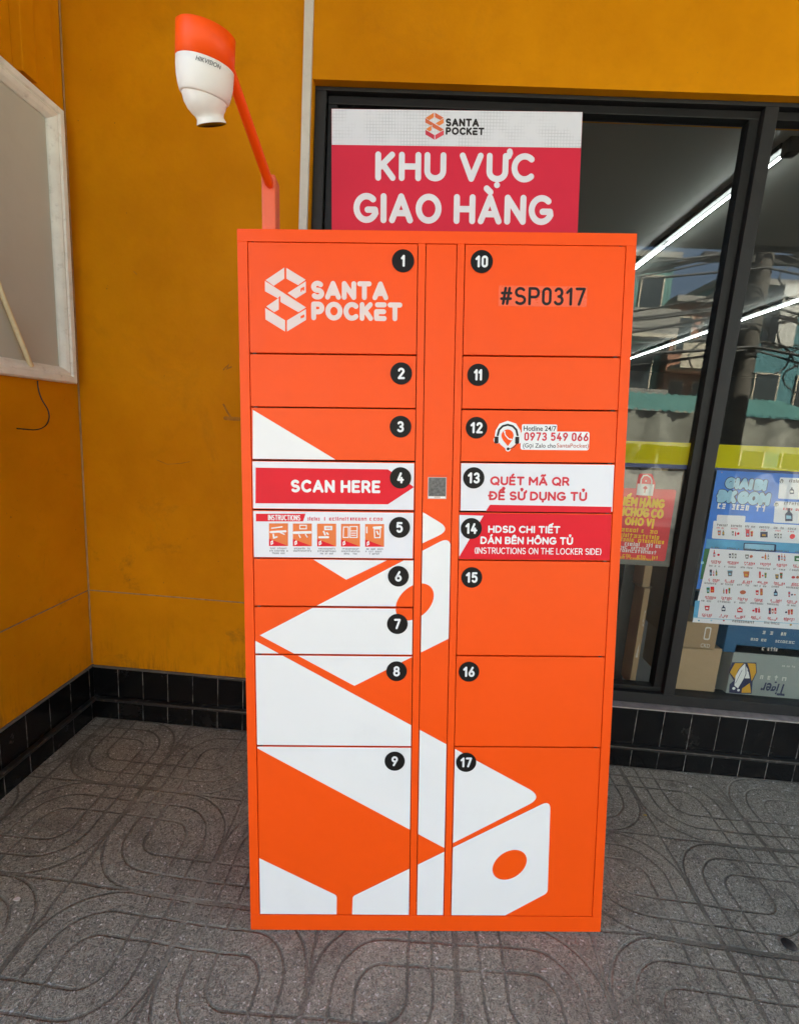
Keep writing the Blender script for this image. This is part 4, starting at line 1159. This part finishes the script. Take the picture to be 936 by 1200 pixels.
# arm
q = loc(315.0, 213.5, PY-0.010)
ya = 1.08
top = tl_(on_y(262, 62, ya+0.07))
base = Vector((q[0], PY-0.010, q[1]))
dirv = (base-top).normalized()
mb = MB(); R_ = 0.0125
pts = [top, base]+[base+dirv*R_*math.sin(a)*0.9 for a in (0.5, 1.0, 1.45)]
mb.tube(pts, R_, M_orange, 16, True, [R_*0.95, R_, R_*math.cos(0.5), R_*math.cos(1.0), R_*0.12])
mb.build('arm', cctv)
mb = MB(); mb.tube([base+Vector((0, -0.002, 0)), base+Vector((0, 0.012, 0))], 0.010, M_orange, 16); mb.build('arm_joint', cctv)
# turret body, axis built along +Z (cap up) and leaned
def frame_axis(o, up, side):
    z = up.normalized(); x = (side-z*side.dot(z)).normalized(); y = z.cross(x)
    return Matrix(((x.x, y.x, z.x, o.x), (x.y, y.y, z.y, o.y), (x.z, y.z, z.z, o.z), (0, 0, 0, 1)))
ptop = on_y(241.5, 36, ya)
up_w = Vector((0.13, -0.20, 0.986)).normalized()
KA = 0.69
sc = (on_y(275.5, 70, ya)-on_y(207.5, 70, ya)).length/2
Mt = LMI @ frame_axis(ptop, up_w, Vector((1, 0, 0)))
M_cam = mat('white_camera_plastic', (0.78, 0.76, 0.71), 0.4, 0.02, 8, spec=0.3)
M_lens = mat('dark_lens', (0.006, 0.006, 0.007), 0.15, spec=0.15)
R0 = sc*0.94
mb = MB(); mb.lathe([(R0*0.95, R0*0.02), (R0, -R0*KA*0.03), (R0*1.0, -R0*KA*1.38), (R0*0.97, -R0*KA*1.40)], M_orange, 56, Mt); mb.build('cap', cctv)
mb = MB(); mb.lathe([(R0*0.965, -R0*KA*1.405), (R0*0.99, -R0*KA*1.43), (R0*0.99, -R0*KA*1.75), (R0*0.97, -R0*KA*2.15), (R0*0.92, -R0*KA*2.5), (R0*0.86, -R0*KA*2.78), (R0*0.82, -R0*KA*2.84), (R0*0.72, -R0*KA*2.84)], M_cam, 56, Mt); hous = mb.build('housing', cctv)
# maker's lettering on the housing, wrapped round it
v, f = bfont_mesh('HIKVISION', 0.0, 0.3)
bx_ = max(p[0] for p in v); by_ = max(p[1] for p in v)
aim = Mt.inverted() @ (LMI @ CAM); a_c = math.atan2(aim.y, aim.x)
mb = MB(); VV = []
for (x, y) in v:
    a = a_c+rad(6)+(x/bx_-0.5)*rad(50); h_ = -R0*KA*1.74+(y/by_)*R0*0.13
    VV.append(Mt @ Vector(((R0*0.99+0.0008)*math.cos(a), (R0*0.99+0.0008)*math.sin(a), h_)))
mb.add(VV, f, M_text_k); mb.build('maker_lettering', hous, recalc=False)
# eyeball, aimed down at the doors
pb_ = Mt @ Vector((0, 0, -R0*KA*2.66)); pb_ = LMI.inverted() @ pb_
upb = (Vector((-0.13, -0.36, 0.86))).normalized()
Mb = LMI @ frame_axis(pb_, upb, Vector((1, 0, 0)))
r1 = R0*0.80
prof = [(r1*math.cos(a), r1*math.sin(a)) for a in [rad(x) for x in (50, 30, 10, -10, -25, -40, -48)]]+[(r1*0.62, -r1*0.86), (r1*0.62, -r1*0.92), (r1*0.68, -r1*1.06), (r1*0.67, -r1*1.10)]
mb = MB(); mb.lathe(prof, M_cam, 48, Mb, True, False); eye = mb.build('eyeball', cctv)
mb = MB(); mb.lathe([(r1*0.67, -r1*1.101), (r1*0.58, -r1*1.07), (r1*0.3, -r1*1.02), (r1*0.02, -r1*1.01)], M_lens, 40, Mb, False, True); mb.build('lens', eye)

# ================================================================== NOTICE BOARD ON SIDE WALL
M_frame = mat('chipped_white_frame', (0.82, 0.83, 0.78), 0.55, 0.08, 12, dirt=(0.16, 0.14, 0.11), dirt_amt=0.5, bmp=0.15, bscale=40)
M_panel = mat('faded_grey_panel', (0.50, 0.505, 0.45), 0.6, 0.06, 2.5, dirt=(0.38, 0.37, 0.32), dirt_amt=0.3)
BT = 0.045
XB = XL+BT
def lw(px, py, x=None):
    p = on_x(px, py, XB if x is None else x); return (p.y, p.z)
ztop = (lw(0, 60.3)[1]+lw(75.5, 130)[1])/2; zbot = (lw(0, 438.6)[1]+lw(92.5, 450)[1])/2
yr = (lw(75.5, 130)[0]+lw(92.5, 450)[0])/2; yl = 0.95
inner_r = lw(56.5, 139)[0]
fwid = yr-inner_r; fwb = lw(40, 425)[1]-zbot
fwid = 0.062
board = thing('notice_board', 'empty grey notice board in a chipped white frame on the yellow side wall', 'notice board', (XL, yl, zbot))
HB, WB = ztop-zbot, yr-yl
def moulding(pa_, pb_, inward, name):
    """stepped picture-frame section mitred along one side; points in (y,z) of the wall"""
    sec = [(0, 0.0005), (0, BT-0.008), (0.006, BT), (fwid*0.42, BT), (fwid*0.50, BT-0.007), (fwid*0.62, BT-0.004), (fwid*0.80, BT-0.010), (fwid, BT-0.024), (fwid, 0.0005)]
    (y0_, z0_), (y1_, z1_) = pa_, pb_
    V = []
    dy, dz = y1_-y0_, z1_-z0_; L_ = math.hypot(dy, dz); ty, tz = dy/L_, dz/L_
    for (cy_, cz_), sg in ((pa_, 1), (pb_, -1)):
        for d, h in sec:
            V.append((h, cy_+inward[0]*d+ty*d*sg, cz_+inward[1]*d+tz*d*sg))
    n = len(sec)
    mb = MB(); mb.add(V, [[i, i+1, n+i+1, n+i] for i in range(n-1)]+[list(range(n))[::-1], list(range(n, 2*n))], M_frame)
    return mb.build(name, board)
moulding((0, 0), (WB, 0), (0, 1), 'frame_rail'); moulding((0, HB), (WB, HB), (0, -1), 'frame_rail')
moulding((0, 0), (0, HB), (1, 0), 'frame_stile'); moulding((WB, 0), (WB, HB), (-1, 0), 'frame_stile')
MB().box(0.002, 0.012, fwid*0.9, WB-fwid*0.9, fwid*0.9, HB-fwid*0.9, M_panel).build('panel', board)
# cream conduit across the board into the rail
M_cream = mat('cream_conduit', (0.72, 0.62, 0.38), 0.5, 0.12, 14, dirt=(0.2, 0.16, 0.08), dirt_amt=0.4)
xc = XL+0.026
cpts = [on_x(-14, 300, xc), on_x(0, 338, xc+0.004), on_x(14, 374, xc+0.006), on_x(28, 408, xc+0.012), on_x(34.5, 424, XB+0.001), on_x(36.5, 428, XB-0.006)]
o = MB().tube(cpts, 0.0085, M_cream, 12).build('cable_conduit'); tag(o, 'cream plastic conduit slanting across the notice board into its lower rail', 'conduit')
def smooth_pts(P, k=5):
    o = []
    for i in range(len(P)-1):
        p0_, p1_, p2_, p3_ = P[max(0, i-1)], P[i], P[i+1], P[min(len(P)-1, i+2)]
        for q in range(k):
            t_ = q/k
            o.append(0.5*((2*p1_)+(p2_-p0_)*t_+(2*p0_-5*p1_+4*p2_-p3_)*t_**2+(3*p1_-p0_-3*p2_+p3_)*t_**3))
    return o+[P[-1]]
o = MB().tube(smooth_pts([on_x(44, 446, XL+0.02), on_x(45, 456, XL+0.025), on_x(49, 468, XL+0.03), on_x(56, 480, XL+0.035), on_x(57.5, 490, XL+0.04), on_x(53, 499, XL+0.045), on_x(42, 503.5, XL+0.05), on_x(20, 502, XL+0.05)]), 0.0024, mat('black_wire', (0.02, 0.018, 0.015), 0.5), 8).build('loose_wire')
tag(o, 'thin black loose wire curling below the notice board', 'wire')

# white cable trunking on shop wall
tA = on_y(361.5, 4, DW-0.012); tB = on_y(355.2, 268, DW-0.012)
tx = (tA.x+tB.x)/2
M_trunk = mat('white_trunking', (0.62, 0.60, 0.54), 0.45, 0.05, 10, dirt=(0.3, 0.26, 0.2), dirt_amt=0.3)
t = thing('cable_trunking', 'narrow white vertical cable trunking on the yellow wall left of the window', 'cable trunking', (tx, DW, 0.3))
MB().box(-0.017, 0.017, -0.014, -0.0003, 0, 3.695, M_trunk, 0.002).build('channel', t)
MB().box(-0.0155, 0.0155, -0.0155, -0.0142, 0, 3.695, M_trunk).build('lid', t)

# litter
def litter(px, py, label, col, s_, seed):
    rn = random.Random(seed); p = on_z(px, py, 0.0)
    mb = MB(); n = 7
    pts = [Vector((p.x+s_*rn.uniform(.5, 1)*math.cos(2*PI*i/n), p.y+s_*0.6*rn.uniform(.5, 1)*math.sin(2*PI*i/n), pave_z(p.x, p.y)+0.002+rn.uniform(0, .004))) for i in range(n)]
    mb.prism(pts, (0, 0, 0.0015), mat('litter_'+cat_, col, 0.6))
    return tag(mb.build('litter_scrap'), label, 'litter')
cat_ = 'gold'; litter(755.5, 957, 'tiny yellow scrap on the pavement right of the locker', (0.6, 0.42, 0.05), 0.010, 1)
cat_ = 'pale'; litter(808, 921.5, 'pale crumbled scrap near the tiles below the window', (0.55, 0.53, 0.48), 0.012, 2)
cat_ = 'white'; litter(20, 1054, 'white paper scrap on the pavement at the left edge', (0.7, 0.7, 0.66), 0.014, 3)
cat_ = 'grey'; litter(268, 857, 'small pale scrap by the black tiles left of the locker', (0.6, 0.6, 0.56), 0.012, 4)
p = on_z(924, 1108, 0.0)
o = MB().lathe([(0.001, 0.0), (0.016, 0.0), (0.020, 0.002), (0.019, 0.004), (0.006, 0.0055)], mat('old_gum', (0.015, 0.014, 0.013), 0.7), 20, Matrix.Translation((p.x, p.y, pave_z(p.x, p.y)+0.001))).build('gum_spot')
tag(o, 'flattened black gum spot on the pavement at the right edge', 'gum')

# ================================================================== STREET BEHIND THE CAMERA (seen in the glass)
M_teal = mat('teal_sheet', (0.075, 0.19, 0.175), 0.5, 0.15, 2)
M_teal_d = mat('teal_hoarding', (0.06, 0.17, 0.19), 0.5, 0.12, 1)
M_beige = mat('beige_render', (0.42, 0.37, 0.29), 0.8, 0.12, 1)
M_rust = mat('orange_render', (0.28, 0.14, 0.09), 0.8, 0.15, 1)
M_winb = mat('dark_shop_glass', (0.03, 0.04, 0.045), 0.1)
M_roofg = mat('grey_roof_sheet', (0.22, 0.21, 0.19), 0.7, 0.2, 3)
M_pole = mat('pole_concrete', (0.09, 0.082, 0.07), 0.9, 0.2, 6)
M_cable = mat('cable_black', (0.012, 0.012, 0.012), 0.6)
M_plas = mat('clear_sheeting', (0.20, 0.20, 0.17), 0.25, 0.25, 3)
def house(xa, xb, y, h, mw, label, storeys, bays, balc=None, dep=6):
    t = thing('town_house', label, 'house', ((xa+xb)/2, y, 0))
    w = (xb-xa)/2
    mb = MB(); mb.box(-w, w, -dep, 0, 0, h, mw); mb.build('wall', t)
    mb = MB(); mb.box(-w-0.1, w+0.1, -dep, 0.25, h, h+0.18, M_roofg); mb.build('roof', t)
    sh = h/storeys; bw = 2*w/bays
    for s_ in range(storeys):
        for b_ in range(bays):
            cx_ = -w+bw*(b_+.5); z0_ = s_*sh+sh*.25
            f_ = MB(); f_.box(cx_-bw*.30, cx_+bw*.30, 0.002, 0.06, z0_, z0_+sh*.55, M_beige if mw is not M_beige else M_roofg); wn_ = f_.build('window', t)
            MB().box(cx_-bw*.26, cx_+bw*.26, 0.0605, 0.07, z0_+.06, z0_+sh*.55-.06, M_winb).build('window_glass', wn_)
        if balc and s_:
            q = MB(); q.box(-w, w, 0.08, 0.9, s_*sh-.12, s_*sh, M_beige); q.box(-w, w, 0.86, 0.9, s_*sh, s_*sh+.75, balc); q.build('balcony', t)
    return t
house(2.6, 7.7, -13.0, 7.4, M_teal, 'teal sided town house across the street, seen in the left pane', 3, 4, M_roofg)
house(7.75, 9.25, -12.6, 6.0, M_rust, 'orange rendered house with balconies across the street', 3, 2, M_beige)
house(9.3, 19, -13.2, 6.8, M_teal_d, 'long dark teal building across the street, seen in the right pane', 3, 7)
house(-9.0, 2.0, -13.4, 5.5, M_beige, 'beige town house across the street, left of the teal one', 2, 6, M_roofg)
# stall with corrugated teal awning and plastic sheeting
t = thing('street_stall', 'street stall with teal corrugated awning and hanging plastic sheeting', 'stall', (6.2, -9.9, 0))
mb = MB(); n = 240
V = []
for i in range(n+1):
    x = -4.2+8.4*i/n; zz = 0.03*math.sin(i*PI/3)
    V += [(x, 1.1, 2.35+zz), (x, -0.9, 2.95+zz)]
mb.add(V, [[2*i, 2*i+2, 2*i+3, 2*i+1] for i in range(n)], M_teal, True); aw = mb.build('awning', t)
mb = MB(); V = []
for i in range(41):
    x = -4.1+8.2*i/40; V += [(x, 1.0+0.08*math.sin(i*1.7), 2.33), (x, 1.05+0.10*math.sin(i*1.3+1), 1.45)]
mb.add(V, [[2*i, 2*i+2, 2*i+3, 2*i+1] for i in range(40)], M_plas, True); mb.build('plastic_sheet', t)
for px_ in (-4.0, 0.0, 4.0): MB().tube([(px_, 0.9, 0), (px_, 0.9, 2.38)], 0.04, M_roofg, 8).build('stall_post', t)
MB().box(-4.1, 4.1, -0.6, 0.6, 0, 1.0, M_roofg).build('counter', t)
# utility pole with cable bundles
pp = mirrored(872, 420, 2*DG+3.9)
pole = thing('utility_pole', 'concrete utility pole hung with black cable bundles, behind the camera', 'utility pole', (pp.x, pp.y, 0))
MB().tube([(0, 0, 0), (0, 0, 8.5)], 0.16, M_pole, 16, True, [0.18, 0.12]).build('shaft', pole)
MB().box(-0.9, 0.9, -0.06, 0.06, 4.3, 4.42, M_cable).build('crossarm', pole)
MB().box(0.34, 0.62, -0.2, 0.12, 3.1, 4.0, mat('meter_box', (0.55, 0.55, 0.52), 0.5)).build('junction_box', pole)
rn = random.Random(11)
for k in range(16):
    z0_ = rn.uniform(2.9, 4.6); sag = rn.uniform(0.1, 0.9); yo = rn.uniform(-.2, .2)
    mb = MB(); mb.tube([(x, yo+0.02*x*rn.uniform(-1, 1), z0_-sag*(1-((x)/9.0)**2)+sag) if False else (x, yo, z0_-sag*math.sin(PI*abs(x)/9.0)) for x in [-9+0.75*i for i in range(25)]], rn.uniform(0.010, 0.03), M_cable, 6)
    mb.build('overhead_cable', pole)
for k in range(12):
    cx_, cz_ = rn.uniform(-.7, .9), rn.uniform(2.5, 4.1); r_ = rn.uniform(.15, .5)
    mb = MB(); mb.tube([(cx_+r_*math.cos(a)*rn.uniform(.9, 1.1), rn.uniform(.1, .2), cz_+r_*0.7*math.sin(a)) for a in [0.45*i for i in range(15)]], 0.012, M_cable, 6); mb.build('cable_coil', pole)
